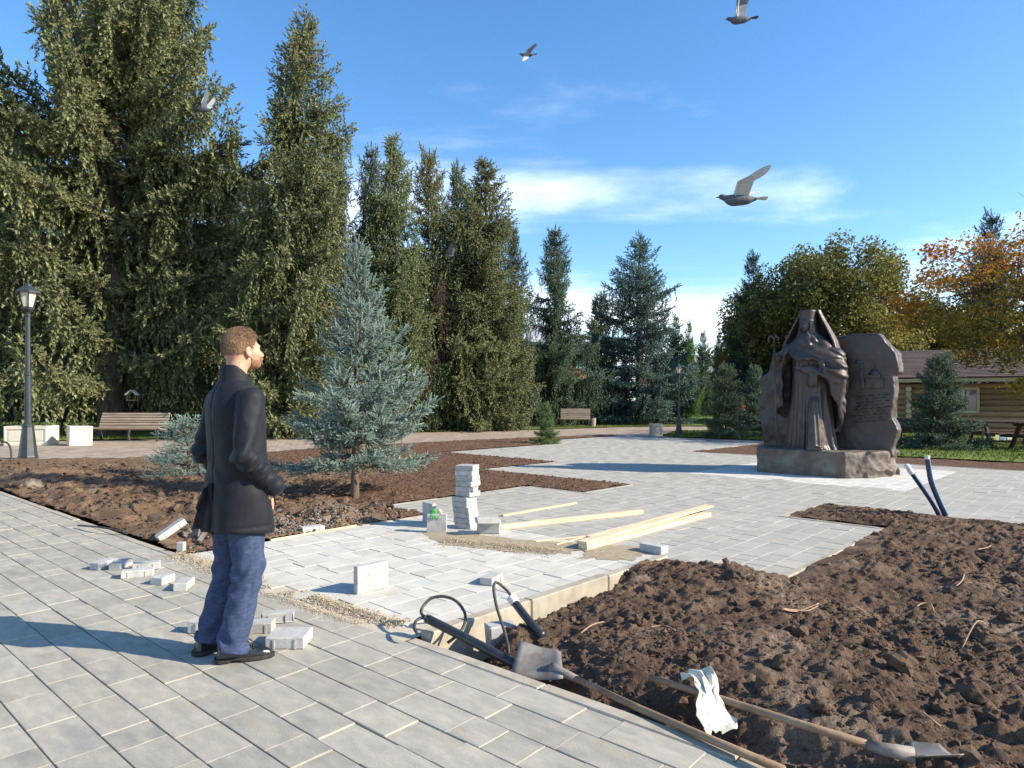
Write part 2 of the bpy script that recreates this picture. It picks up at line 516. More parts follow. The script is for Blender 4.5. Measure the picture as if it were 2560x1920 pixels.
# ---- brick promenade across the background, and the lawns
def brickmat():
    m = bpy.data.materials.new('promenade_brick'); m.use_nodes = True
    N, L = m.node_tree.nodes, m.node_tree.links
    B = N['Principled BSDF']; B.inputs['Roughness'].default_value = .9
    g = N.new('ShaderNodeNewGeometry'); mp = N.new('ShaderNodeMapping'); mp.inputs['Rotation'].default_value = (0, 0, radians(8))
    L.new(g.outputs['Position'], mp.inputs[0])
    b = N.new('ShaderNodeTexBrick')
    b.inputs['Color1'].default_value = (.30, .235, .185, 1); b.inputs['Color2'].default_value = (.42, .35, .28, 1)
    b.inputs['Mortar'].default_value = (.17, .145, .115, 1); b.inputs['Scale'].default_value = 1.0
    b.inputs['Mortar Size'].default_value = .012; b.inputs['Brick Width'].default_value = .22; b.inputs['Row Height'].default_value = .24
    L.new(mp.outputs[0], b.inputs['Vector'])
    n = N.new('ShaderNodeTexNoise'); n.inputs['Scale'].default_value = 1.1; n.inputs['Detail'].default_value = 6
    L.new(g.outputs['Position'], n.inputs['Vector'])
    x = N.new('ShaderNodeMix'); x.data_type = 'RGBA'; x.blend_type = 'MULTIPLY'; x.inputs[0].default_value = .8
    r = N.new('ShaderNodeValToRGB'); r.color_ramp.elements[0].position = .3; r.color_ramp.elements[1].position = .7
    r.color_ramp.elements[0].color = (.72, .70, .68, 1); r.color_ramp.elements[1].color = (1.15, 1.12, 1.08, 1)
    L.new(n.outputs[0], r.inputs[0]); L.new(b.outputs[0], x.inputs[6]); L.new(r.outputs[0], x.inputs[7]); L.new(x.outputs[2], B.inputs['Base Color'])
    bp = N.new('ShaderNodeBump'); bp.inputs['Strength'].default_value = .5; bp.inputs['Distance'].default_value = .01
    bp.invert = True
    L.new(b.outputs['Fac'], bp.inputs['Height']); L.new(bp.outputs[0], B.inputs['Normal'])
    return m
M_brick = brickmat()
near_px = [(-500, 1152), (0, 1149), (337, 1146), (500, 1140), (966, 1112), (1194, 1100), (1517, 1087.5), (1640, 1092), (1700, 1098), (1925, 1109), (2200, 1124)]
far_px = [(-500, 1106), (0, 1104), (150, 1103), (450, 1098), (1004, 1082), (1330, 1075), (1550, 1068), (1700, 1066), (1925, 1065), (2250, 1064), (2700, 1063)]
near_w = [gp(*p) for p in near_px]; far_w = [gp(*p) for p in far_px]
sheet('promenade', near_w + far_w[::-1], 0.0, M_brick)
lawn_far = [Vector((-60, 25, 0))] + far_w + [Vector((80, 40, 0)), Vector((160, 160, 0)), Vector((0, 300, 0)), Vector((-160, 160, 0))]
sheet('lawn', lawn_far, 0.034, M_lawn)
lawn_r = [gp(*p) for p in [(2090, 1138), (2237, 1143), (2600, 1161), (3000, 1180), (3400, 1075), (2250, 1070), (2000, 1085)]]
sheet('lawn', lawn_r, 0.036, M_lawn)
lawn_m = [gp(*p) for p in [(1652, 1090), (1700, 1094), (1800, 1098), (1930, 1103), (2010, 1100), (1960, 1079), (1690, 1079)]]
sheet('lawn', lawn_m, 0.038, M_lawn)

def inside_poly(x, y, poly):
    c = np.zeros(x.shape, bool)
    n = len(poly)
    for i in range(n):
        x0, y0, x1, y1 = poly[i][0], poly[i][1], poly[(i+1) % n][0], poly[(i+1) % n][1]
        if y0 == y1: continue
        c ^= ((y0 > y) != (y1 > y)) & (x < (x1 - x0) * (y - y0) / (y1 - y0) + x0)
    return c

# grass blades where the turf is near enough to read
def grass(name, polys, n, lo, hi, m, tri_w=.012):
    P = []
    for poly, k in polys:
        xs = [p[0] for p in poly]; ys = [p[1] for p in poly]
        q = np.stack([rs.uniform(min(xs), max(xs), k * 4), rs.uniform(min(ys), max(ys), k * 4)], 1)
        q = q[inside_poly(q[:, 0], q[:, 1], poly)][:k]
        P.append(q)
    P = np.concatenate(P); k = len(P)
    h = rs.uniform(lo, hi, k) * (1 + .6 * vnoise(P[:, 0] * .8, P[:, 1] * .8, seed=5)); a = rs.uniform(0, 2*pi, k); w = tri_w * rs.uniform(.7, 1.5, k)
    b = rs.uniform(0, .6, k) * h; ab = rs.uniform(0, 2*pi, k)
    V = np.zeros((k, 3, 3))
    V[:, 0, 0] = P[:, 0] - w * np.cos(a); V[:, 0, 1] = P[:, 1] - w * np.sin(a)
    V[:, 1, 0] = P[:, 0] + w * np.cos(a); V[:, 1, 1] = P[:, 1] + w * np.sin(a)
    V[:, 2, 0] = P[:, 0] + b * np.cos(ab); V[:, 2, 1] = P[:, 1] + b * np.sin(ab); V[:, 2, 2] = h
    V[:, :2, 2] = .03; V[:, 2, 2] += .03
    tone = np.repeat(np.clip(.5 + .5 * vnoise(P[:, 0] * 1.3, P[:, 1] * 1.3, seed=9) + rs.normal(0, .18, k), 0, 1), 3)
    add(name, np_mesh(name, V.reshape(-1, 3), np.arange(k * 3).reshape(-1, 3), attrs={'tone': tone}), m, kind='stuff')
M_blade = leafmat('grass_blades', (.055, .10, .012), (.17, .19, .035), trans=.3)
far_strip = far_w[2:10] + [Vector((q.x * 1.35, q.y * 1.35, 0)) for q in far_w[2:10][::-1]]
grass('grass', [(lawn_r, 26000), (lawn_m, 6000), (far_strip, 16000)], 0, .03, .09, M_blade, .02)

# ---- pavers
def paver_mesh(name, lx, ly, h=.06, b=.0025):
    return MB().box((0, 0, -h / 2), (lx, ly, h), bev=b).mesh(name)
PAVER_V = None
def field_mesh(name, items, parent, m, h=.05, b=.0025):
    """many pavers joined (items: x, y, z, rot, lx, ly)"""
    base = MB().box((0, 0, -h / 2), (1, 1, h))
    V, Fq, T = [], [], []
    n = 0
    for (x, y, z, r, lx, ly) in items:
        c, s = cos(r), sin(r)
        hx, hy = lx / 2, ly / 2
        ring = [(-hx + b, -hy + b, 0), (hx - b, -hy + b, 0), (hx - b, hy - b, 0), (-hx + b, hy - b, 0),
                (-hx, -hy, -b), (hx, -hy, -b), (hx, hy, -b), (-hx, hy, -b), (-hx, -hy, -h), (hx, -hy, -h), (hx, hy, -h), (-hx, hy, -h)]
        V += [(x + px * c - py * s, y + px * s + py * c, z + pz) for px, py, pz in ring]
        Fq += [(n, n+1, n+2, n+3)]
        for k in range(4):
            k2 = (k + 1) % 4
            Fq += [(n+4+k, n+4+k2, n+k2, n+k), (n+8+k, n+8+k2, n+4+k2, n+4+k)]
        T += [random.random()] * 12
        n += 12
    return add(name, np_mesh(name, np.array(V), np.array(Fq), attrs={'tone': T}), m, parent, kind='stuff')
def lay(parent, items, m_one, m_field, n_max, name='paver'):
    """the pavers that show largest become objects, the rest one field"""
    def key(it):
        d = max(it[1], .3); off = abs(it[0]) / d
        return (0 if (off < .8 and it[1] > 2.3) else 1e6) + d
    items = sorted(items, key=key)
    meshes = {}
    for i, (x, y, z, r, lx, ly) in enumerate(items[:n_max]):
        k = (round(lx, 3), round(ly, 3))
        if k not in meshes: meshes[k] = paver_mesh(name, *k)
        add(name, meshes[k], m_one, parent, (x, y, z), (random.gauss(0, .0022), random.gauss(0, .0022), r + random.gauss(0, .002)))
    if items[n_max:]: field_mesh(name + '_field', items[n_max:], parent, m_field)

# foreground path: courses run along 'A', its far edge 2.7 m out
TP = radians(41)
PA, PB = Vector((cos(TP), -sin(TP), 0)), Vector((sin(TP), cos(TP), 0))
def pw(a, b, z=0.0):
    p = PA * a + PB * b
    return Vector((p.x, p.y, z))
path = empty('path', kind='structure')
items, joints = [], []
b0 = 2.615
for k in range(26):
    bc = b0 - .2 * k - .1
    a = -15 + random.uniform(0, .3)
    while a < 5.5:
        l = random.choice((.2, .3, .3, .4, .4))
        p = pw(a + l / 2, bc)
        if p.y > .4 and abs(p.x) < 1.25 * p.y + 1.5:
            items.append((p.x, p.y, random.gauss(0, .0015), -TP, l - .003, .2 - random.uniform(.006, .011)))
            joints.append((pw(a, bc), .2))
        a += l
items = [(x, y, z, r, round(lx, 3), (.1935, .1945, .1955)[i % 3]) for i, (x, y, z, r, lx, ly) in enumerate(items)]
lay(path, items, M_paver, M_paverf, 300)
mj = MB()
for p, w in joints:
    mj.box((p.x, p.y, -.011), (.0045, w - .012, .018), rot=(0, 0, -TP))
mj.build('joint_sand', M_joint, path, kind='stuff')
sheet('bedding', [pw(-16, 2.69), pw(6, 2.69), pw(6, -3), pw(-16, -3)], -.014, M_bedding, kind='structure', parent=path)

# plaza: one step-edged square seen corner on, courses run along V
rects = [(-6.54, -3.25, 2.2, 5.45), (-7.54, -2.2, 5.45, 8.32), (-6.36, -3.34, 8.32, 9.77), (-10.0, 4.0, 9.77, 17.05), (-14.2, -10.0, 12.2, 17.05), (-15.6, -9.4, 17.05, 24.5)]
PATH_EDGE = 2.705
NX, NY = [q.x for q in near_w], [q.y for q in near_w]
def off_path(x, y): return x * PB.x + y * PB.y - PATH_EDGE
plaza = empty('plaza', kind='structure')
near_items, mid_items, white_items, pj = [], [], [], []
for ri, (ua, ub, va, vb) in enumerate(rects):
    n = max(1, round((ub - ua) / .2)); wd = (ub - ua) / n
    for k in range(n):
        uc = ua + (k + .5) * wd
        v = va - random.uniform(0, .25) if ri == 0 else va
        while v < vb - .02:
            l = min(random.choice((.2, .3, .3, .4)), vb - v)
            if vb - v - l < .08: l = vb - v
            p = uvw(uc, v + l / 2)
            if off_path(p.x, p.y) > .09 and p.y < np.interp(p.x, NX, NY) - .12:
                it = (p.x, p.y, random.gauss(0, .0012), -TH, round(wd - .0015, 4), round(l - random.choice((.002, .004, .007, .009) if ri == 0 else (.003, .006, .009)), 4))
                if ri == 0: near_items.append(it)
                elif -6.6 < uc < -2.7 and 12.1 < v + l/2 < 16: white_items.append(it)
                else: mid_items.append(it)
            v += l
lay(plaza, near_items, M_dusty, M_dusty, 130)
mid_items.sort(key=lambda q: q[1])
lay(plaza, mid_items, M_plaza, M_plazaf, 165)
field_mesh('white_paver_field', white_items, plaza, M_white)
for (ua, ub, va, vb) in rects:
    if va < 3: va = 3.45
    if va < 17: sheet('bedding', [uvw(ua, va), uvw(ub, va), uvw(ub, vb), uvw(ua, vb)], -.016, M_bedding, parent=plaza)
# wedge between the strip and the path, under the swept sand
sheet('bedding', [uvw(-6.54, 3.45), uvw(-3.25, 3.45), uvw(-3.25, 2.50), pw(-3.14, 2.605), pw(-6.42, 2.605)], -.005, M_joint, parent=plaza)

# ---- kerbs: low concrete edging stones
kerb = empty('kerb', kind='structure')
km = {}
def kerb_run(p, q, w=.08, h=.22, top=.012, step=1.0, m=M_kerb):
    L_ = (q - p).length; n = max(1, round(L_ / step)); l = L_ / n
    k = (round(l, 3), w, h)
    if k not in km: km[k] = MB().box((0, 0, -h / 2), (l - .006, w, h), bev=.008).mesh('kerb_stone')
    a = atan2(q.y - p.y, q.x - p.x)
    for i in range(n):
        c = p.lerp(q, (i + .5) / n)
        add('kerb_stone', km[k], m, kerb, (c.x, c.y, top + random.gauss(0, .002)), (0, random.gauss(0, .002), a + random.gauss(0, .003)))
kerb_run(pw(-3.12, 2.655), pw(5, 2.655), .082, .22, .003)
kerb_run(pw(-14, 2.655), pw(-6.44, 2.655), .082, .12, .003)
kerb_run(uvw(-3.205, 2.60), uvw(-3.205, 5.40), .09, .30, .03)
kerb_run(uvw(-3.33, 5.41), uvw(-2.16, 5.41), .07, .2, .004)
kerb_run(uvw(-2.16, 5.45), uvw(-2.16, 8.30), .07, .2, .008)
kerb_run(uvw(-3.34, 8.36), uvw(-2.12, 8.36), .07, .2, .006)
kerb_run(uvw(-3.30, 8.40), uvw(-3.30, 9.70), .07, .2, .008)
kerb_run(uvw(-3.34, 9.735), uvw(3, 9.735), .07, .2, .006)
kerb_run(uvw(-6.59, 3.4), uvw(-6.59, 5.40), .07, .2, .004)
kerb_run(uvw(-7.58, 5.41), uvw(-6.5, 5.41), .07, .2, .004)
kerb_run(uvw(-7.58, 5.45), uvw(-7.58, 8.30), .07, .2, .004)
kerb_run(uvw(-7.54, 8.36), uvw(-6.34, 8.36), .07, .2, .006)
kerb_run(uvw(-6.40, 8.40), uvw(-6.40, 9.70), .07, .2, .004)
kerb_run(uvw(-10.04, 9.735), uvw(-6.40, 9.735), .07, .2, .006)
kerb_run(uvw(-10.04, 9.8), uvw(-10.04, 12.1), .07, .2, .004)
kerb_run(uvw(-14.2, 12.16), uvw(-10.04, 12.16), .07, .2, .006)
kerb_run(uvw(-9.36, 17.09), uvw(3, 17.09), .07, .2, .006)

# ---- soil
def soil_mesh(X, Y, Z, mask):
    ny, nx = X.shape
    V = np.stack([X, Y, Z], -1).reshape(-1, 3)
    i = np.arange((ny - 1) * (nx - 1)); r, c = i // (nx - 1), i % (nx - 1)
    q = np.stack([r * nx + c, r * nx + c + 1, (r + 1) * nx + c + 1, (r + 1) * nx + c], 1)
    mk = mask.reshape(-1)[q].all(1)
    q = q[mk]
    used = np.unique(q); re = -np.ones(len(V), np.int64); re[used] = np.arange(len(used))
    return V[used], re[q]
def in_rects(u, v, g=0.0):
    m = np.zeros(u.shape, bool)
    for (ua, ub, va, vb) in rects:
        m |= (u > ua - g) & (u < ub + g) & (v > (va - g if va > 3 else -9)) & (v < vb + g)
    return m
def ridged(x, y, sc, seed, oct=3): return 1 - np.abs(fbm(x * sc, y * sc, oct=oct, seed=seed)) * 2

def h_right(u, v, x, y):
    off = off_path(x, y)
    h = .035 + .035 * fbm(u * 1.7, v * 1.7, oct=3, seed=2) + .030 * fbm(u * 5, v * 5, oct=3, seed=3)
    patch = ease(-.35, .25, fbm(u * 1.1 + 4, v * 1.1, oct=2, seed=12))     # rougher and smoother areas
    lump = np.maximum(fbm(u * 9, v * 9, oct=3, seed=4), 0) * (.35 + .65 * patch)
    lump2 = np.maximum(fbm(u * 19 + 3, v * 19, oct=2, seed=6), 0)
    h = h + .075 * lump ** 1.3 + .035 * lump2 + .012 * fbm(u * 42, v * 42, oct=2, seed=8)
    # heap thrown up beside the kerb, trench under the kerb
    h = h + .10 * np.exp(-((u + 2.3) / .55) ** 2) * ease(3.2, 4.3, v) * (1 - ease(5.0, 5.5, v))
    h = h + .08 * np.exp(-((u + 1.3) / .7) ** 2) * ease(2.6, 3.4, v) * (1 - ease(4.0, 5.2, v))
    h = h - .30 * (1 - ease(-3.04, -2.78 + .1 * vnoise(v * 3, u * 0 + 2), u)) * (1 - ease(4.1, 4.9, v))
    h = h - .17 * (1 - ease(.06, .36 + .1 * vnoise(u * 2.2, v * 2.2, seed=14), off)) * (1 - .6 * ease(-1.6, -.6, u))
    # hollows where the shovels lie
    h = h - .13 * np.exp(-(((x - .19) / .26) ** 2 + ((y - 3.72) / .26) ** 2))
    t = np.clip(((x - .66) * .84 + (y - 3.27) * -.66) / (.84 ** 2 + .66 ** 2), 0, 1.1)
    h = h - .07 * np.exp(-(((x - .66 - .84 * t) ** 2 + (y - 3.27 + .66 * t) ** 2) / .012))
    # drop to the paving edge
    e = np.minimum(np.minimum(np.where(u < -2.1, np.abs(v - 5.36), 9), np.where((v > 5.4) & (v < 8.4), np.abs(u + 2.08), 9)), np.minimum(np.where(v > 8.2, np.abs(u + 3.2), 9), np.abs(9.70 - v)))
    e = np.minimum(e, np.where(u < -2.1, np.where(v > 8, np.abs(v - 8.4), 9), 9))
    k = ease(0, .28, e)
    return h * k + (1 - k) * np.minimum(h, .02 + .03 * vnoise(u * 6, v * 6, seed=31)) * .8
uu = np.concatenate([np.arange(-3.32, -.4, .0125), np.arange(-.4, 1.4, .04)])
vv = np.concatenate([np.arange(2.2, 5.6, .0125), np.arange(5.6, 9.74, .02)])
Ug, Vg = np.meshgrid(uu, vv)
Xg, Yg = Ug * UX.x + Vg * VX.x, Ug * UX.y + Vg * VX.y
maskR = (~in_rects(Ug, Vg, .088)) & (off_path(Xg, Yg) > -.01) & (Ug > -3.25)
Zg = h_right(Ug, Vg, Xg, Yg)
Zg = np.maximum(Zg, -.33)
sv, sf = soil_mesh(Xg, Yg, Zg, maskR)
add('soil', np_mesh('soil', sv, sf, smooth=True), M_soil, kind='structure')

# clods: lumps of every size, far too many to count
def ico(sub, seed, amp=.28, fr=1.9):
    bm = bmesh.new(); bmesh.ops.create_icosphere(bm, subdivisions=sub, radius=1)
    V = np.array([v.co[:] for v in bm.verts]); F = np.array([[v.index for v in f.verts] for f in bm.faces]); bm.free()
    n = fbm(V[:, 0] * fr + seed * 7, V[:, 1] * fr, V[:, 2] * fr, oct=2, gain=.7, seed=seed)
    return V * (1 + amp * 1.6 * n)[:, None] * np.array([1, .85, .72]), F
def scatter(name, P, R, m, parent=None, kind='stuff', sub=1, tones=None, flat=1.0, amp=.28, **kw):
    """P (n,3), R (n): one mesh of n deformed lumps"""
    tm = [ico(sub, s, amp) for s in range(5)]
    Vs, Fs, Ts, n = [], [], [], 0
    for t in range(5):
        sel = np.arange(t, len(P), 5)
        if not len(sel): continue
        V, F = tm[t]; k = len(sel)
        a, b = rs.uniform(0, 2*pi, k), rs.uniform(-.5, .5, k)
        ca, sa, cb, sb = np.cos(a), np.sin(a), np.cos(b), np.sin(b)
        x, y, z = V[None, :, 0], V[None, :, 1], V[None, :, 2] * flat
        y2 = y * cb[:, None] - z * sb[:, None]; z2 = y * sb[:, None] + z * cb[:, None]
        W = np.stack([x * ca[:, None] - y2 * sa[:, None], x * sa[:, None] + y2 * ca[:, None], z2], -1) * R[sel][:, None, None] + P[sel][:, None, :]
        Vs.append(W.reshape(-1, 3)); Fs.append((F[None] + (np.arange(k) * len(V))[:, None, None] + n).reshape(-1, 3)); n += k * len(V)
        Ts.append(np.repeat(rs.uniform(0, 1, k) if tones is None else tones[sel], len(V)))
    return add(name, np_mesh(name, np.concatenate(Vs), np.concatenate(Fs), attrs={'tone': np.concatenate(Ts)}), m, parent, kind=kind, **kw)
def drop_right(n, rmin, rmax, pw_=2.2, cluster=True):
    u, v = rs.uniform(-3.2, 0, n * 6), rs.uniform(2.3, 9.7, n * 6)
    w = rs.uniform(0, 1, n * 6) < np.clip(.30 + 1.2 * np.maximum(fbm(u * .9, v * .9, oct=2, seed=22), -.2) + .35 * (v < 5), .05, 1) * (3.2 / np.maximum(v, 2.6)) ** .8
    x, y = u * UX.x + v * VX.x, u * UX.y + v * VX.y
    ok = w & (~in_rects(u, v, .06)) & (off_path(x, y) > .03) & (u > -3.12) & (np.abs(x) < .86 * y)
    u, v, x, y = (q[ok][:n] for q in (u, v, x, y))
    r = rmin * (1 - rs.uniform(0, 1, len(u)) * (1 - (rmin / rmax) ** pw_)) ** (-1 / pw_)
    z = np.maximum(h_right(u, v, x, y), -.33)
    return np.stack([x, y, z - r * .05], 1), r
P, R = drop_right(1000, .012, .05, 2.3); scatter('soil_clods', P, R, M_clod, amp=.62)
P, R = drop_right(8000, .005, .018, 1.7); scatter('soil_crumbs', P, R, M_clod, sub=1, amp=.6)
big_px = [(1998, 1632, .085), (1957, 1725, .07), (2254, 1729, .10), (2433, 1778, .11), (1835, 1497, .10), (1672, 1538, .08), (2087, 1530, .06), (2347, 1815, .055), (2474, 1829, .07), (2413, 1668, .075), (2543, 1465, .09), (2209, 1794, .06),
          (1905, 1555, .075), (1600, 1590, .06), (2300, 1512, .05), (2520, 1580, .08), (1985, 1487, .05), (1760, 1445, .06), (2180, 1660, .05), (2050, 1820, .06)]
for i, (px, py, r) in enumerate(big_px):
    p = gp(px, py)
    u, v = to_uv(p.x, p.y)
    z = float(h_right(np.array(u), np.array(v), np.array(p.x), np.array(p.y)))
    V, F = ico(3, 40 + i, .30)
    V = V * (1 + .16 * fbm(V[:, 0] * 2.6, V[:, 1] * 2.6, V[:, 2] * 2.6, oct=3, gain=.65, seed=i) + .22 * (np.abs(fbm(V[:, 0] * 1.8 + 3, V[:, 1] * 1.8, V[:, 2] * 1.8, oct=2, seed=i + 60)) - .2))[:, None]
    s_ = .74
    add('soil_lump', np_mesh('soil_lump', V * r * s_, F, attrs={'tone': np.full(len(V), .3 + .4 * random.random())}), M_clod, None, (p.x, p.y, z + r * .12), (random.uniform(-.4, .4), random.uniform(-.4, .4), random.uniform(0, 6)),
        'big lump of dark brown earth lying on the dug soil', 'lump of earth', 'large lumps on the dug soil')

# left bed: rough heaps near the path, tilled dark soil farther on
nearP = [(near_w[i].x, near_w[i].y) for i in range(len(near_w))]
nx_, ny_ = np.array([p[0] for p in nearP]), np.array([p[1] for p in nearP])
def prom_y(x): return np.interp(x, nx_, ny_)
def gravel_amt(u, v): return np.exp(-(((u + 7.1) / .5) ** 2 + ((v - 3.9) / .8) ** 2))
def h_left(x, y):
    u, v = to_uv(x, y)
    rough = (1 - ease(-3.5, -.5, x)) * (1 - .7 * ease(10, 14, y)) + .8 * (1 - ease(.35, 1.3, np.abs(u + 7.0))) * (1 - ease(4.5, 6.2, v))
    rough = np.clip(rough, 0, 1)
    h = .035 + .02 * fbm(x * 1.2, y * 1.2, oct=3, seed=40)
    h = h + .022 * fbm(x * 9, y * 9, oct=2, seed=41) + .012 * fbm(x * 21, y * 21, oct=2, seed=46)
    h = h + rough * (.10 * fbm(x * 1.6, y * 1.6, oct=2, seed=42) + .10 * np.maximum(fbm(x * 4.5, y * 4.5, oct=3, seed=43), -.1) + .05 * fbm(x * 11, y * 11, oct=2, seed=44) + .02)
    h = h + .16 * np.exp(-(((x + 8.3) / 1.3) ** 2 + ((y - 11.6) / .9) ** 2)) + .12 * np.exp(-(((x + 7.2) / .9) ** 2 + ((y - 13.5) / .7) ** 2))
    off = off_path(x, y)
    h = h * (.15 + .85 * ease(0, .5, off))
    # falls off at paving edges
    e = np.full(x.shape, 9.0)
    for (ua, ub, va, vb) in rects:
        du = np.maximum(np.maximum(ua - u, u - ub), 0); dv = np.maximum(np.maximum((va if va > 3 else -9) - v, v - vb), 0)
        e = np.minimum(e, np.hypot(du, dv))
    e = np.minimum(e, np.abs(prom_y(x) - y))
    k = ease(.03, .35, e)
    return h * k + (1 - k) * np.minimum(h * .3, .012)
ys = [5.6]
while ys[-1] < 29.5: ys.append(ys[-1] + max(.022, .0042 * ys[-1]))
ys = np.array(ys); xs = np.arange(-15.5, 5.6, .05)
Xl, Yl = np.meshgrid(xs, ys)
Ul, Vl = to_uv(Xl, Yl)
maskL = (~in_rects(Ul, Vl, .045)) & (off_path(Xl, Yl) > .02) & (Yl < prom_y(Xl) - .02) & (Ul < -3.3) & (np.abs(Xl) < .95 * Yl + 1)
Zl = h_left(Xl, Yl)
sv, sf = soil_mesh(Xl, Yl, Zl, maskL)
fx, fy = sv[sf].mean(1)[:, 0], sv[sf].mean(1)[:, 1]
fu, fv_ = to_uv(fx, fy)
nz = .9 * vnoise(fx * 1.3, fy * 1.3, seed=50) + .35 * vnoise(fx * 6, fy * 6, seed=51)
tilled = ((fx + 2.6 + nz) > 0) & ((fv_ > 4.9 + .3 * nz) | (fu < -9.5 + .4 * nz)) | (fy > 14.6 + nz * .5) & (fx > -7.5 + nz)
me = np_mesh('soil', sv, sf, smooth=True)
o = add('soil', me, [M_soil2, M_mulch], kind='structure')
me.polygons.foreach_set('material_index', tilled.astype(np.int32))
def drop_left(n, rmin, rmax, cond, pw_=1.9):
    x, y = rs.uniform(-13, 4, n * 12), rs.uniform(5.6, 20, n * 12)
    u, v = to_uv(x, y)
    ok = (~in_rects(u, v, .06)) & (off_path(x, y) > .06) & (y < prom_y(x) - .1) & (u < -3.4) & cond(x, y, u, v) & (np.abs(x) < .85 * y)
    x, y = x[ok][:n], y[ok][:n]
    r = rmin * (1 - rs.uniform(0, 1, len(x)) * (1 - (rmin / rmax) ** pw_)) ** (-1 / pw_)
    return np.stack([x, y, h_left(x, y) + r * .2], 1), r
roughc = lambda x, y, u, v: ((x < -2.2) & (y < 15) & (rs.uniform(0, 1, len(x)) < (1 - ease(-4.5, -1.8, x)) + .15)) | ((np.abs(u + 7.1) < .6) & (v < 5.6))
P, R = drop_left(2600, .015, .09, roughc); scatter('soil_clods', P, R, M_clod, amp=.62)
tillc = lambda x, y, u, v: x > -6.5
P, R = drop_left(5000, .012, .032, tillc); scatter('soil_crumbs', P, R, M_mulch, sub=1, amp=.35)
# dark turned strip beyond the plaza
xs2, ys2 = np.arange(-1, 26, .07), np.arange(11.5, 27, .07)
Xb, Yb = np.meshgrid(xs2, ys2); Ub, Vb = to_uv(Xb, Yb)
maskB = (~in_rects(Ub, Vb, .045)) & (Vb > 9.9) & (Yb < prom_y(Xb) + .3) & (Ub > -14) & ((Xb > 4.1) | (Ub > -3.3))
Zb = .004 + .02 * np.clip(fbm(Xb * 6, Yb * 6, oct=3, seed=77), -.3, 1)
sv, sf = soil_mesh(Xb, Yb, Zb, maskB)
add('soil', np_mesh('soil', sv, sf, smooth=True), M_mulch, kind='structure')
# grey crushed stone beside the strip
gx = rs.normal(-6.95, .26, 1500); gv = rs.normal(3.9, .5, 1500)
gxx, gyy = gx * UX.x + gv * VX.x, gx * UX.y + gv * VX.y
ok = (off_path(gxx, gyy) > .1) & (gx < -6.66)
M_gravel = pmat('crushed_stone', [(.3, (.15, .125, .10)), (.7, (.25, .21, .17))], scale=9, rough=.95, coord='World', tone=(.65, 1.25))
P = np.stack([gxx, gyy, h_left(gxx, gyy) + .01], 1)[ok]
scatter('gravel', P, rs.uniform(.006, .02, len(P)), M_gravel)
# swept joint sand in lines on the paving
def sand_line(pts, n, w, rlo, rhi, name, m=M_sand, heap=.0):
    P = []
    pts = [gp(*p) for p in pts]
    seg = [(pts[i+1] - pts[i]).length for i in range(len(pts) - 1)]
    for i in range(n):
        j = random.choices(range(len(seg)), seg)[0]
        p = pts[j].lerp(pts[j+1], random.random())
        d = (pts[j+1] - pts[j]).normalized(); nn = Vector((-d.y, d.x, 0))
        q = random.gauss(0, w)
        P.append((*(p + nn * q)[:2], .003 + heap * math.exp(-(q / w) ** 2) * random.uniform(.3, 1)))
    P = np.array(P)
    keep = fbm(P[:, 0] * 3, P[:, 1] * 3, oct=2, seed=61) > -.25
    P = P[keep]
    scatter(name, P, rlo * .62 * (1 - rs.uniform(0, 1, len(P)) * .9) ** -.5 * (rhi / rhi), m, flat=.7)
sand_line([(668, 1468), (760, 1488), (860, 1522), (960, 1552), (1010, 1562)], 3400, .045, .005, .02, 'sand', heap=.025)
sand_line([(655, 1480), (780, 1525), (900, 1560)], 900, .03, .004, .012, 'sand', heap=.008)
sand_line([(440, 1385), (500, 1408), (560, 1432), (640, 1462)], 2600, .07, .005, .02, 'sand', heap=.02)
sand_line([(1110, 1352), (1200, 1362), (1290, 1370), (1400, 1384)], 2800, .10, .005, .02, 'sand', heap=.03)
sand_line([(1050, 1335), (1200, 1350), (1420, 1376), (1560, 1400)], 1500, .17, .003, .009, 'sand', heap=.004)
def thin_sand(name, px, n=26, jag=.16, z=.0035):
    pts = [gp(*p) for p in px]
    c = sum(pts, Vector()) / len(pts)
    out = []
    for i in range(len(pts)):
        for k in range(n // len(pts)):
            q = pts[i].lerp(pts[(i+1) % len(pts)], k / (n // len(pts)))
            out.append(c + (q - c) * (1 + random.uniform(-jag, jag)))
    return sheet(name, out, z, M_sand, kind='stuff')
thin_sand('sand_film', [(1060, 1330), (1180, 1336), (1330, 1352), (1480, 1360), (1420, 1385), (1250, 1378), (1110, 1362)], 49, .1)
thin_sand('sand_film', [(1480, 1358), (1640, 1372), (1580, 1402), (1450, 1396)], 32, .12)
# ================================================================ TREES
M_bark = pmat('spruce_bark', [(.3, (.065, .048, .036)), (.7, (.17, .13, .10))], scale=9, rough=.95, bump=.8, bscale=25, stretch=(1, 1, .35), bdist=.03)
M_bark2 = pmat('brown_bark', [(.3, (.05, .04, .032)), (.7, (.13, .105, .085))], scale=9, rough=.95, bump=.7, bscale=25, stretch=(1, 1, .3))
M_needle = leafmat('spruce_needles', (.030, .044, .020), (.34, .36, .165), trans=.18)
M_needleb = leafmat('blue_spruce_needles', (.055, .09, .072), (.50, .62, .54), trans=.12, rough=.7)
M_needled = leafmat('blue_green_needles', (.026, .040, .026), (.26, .31, .21), trans=.15)
M_deadtwig = pmat('dead_twigs', [(.3, (.10, .06, .045)), (.7, (.20, .13, .10))], scale=8, rough=.95)
M_cone = pmat('spruce_cones', [(.3, (.13, .07, .035)), (.7, (.24, .14, .07))], scale=9, rough=.9)

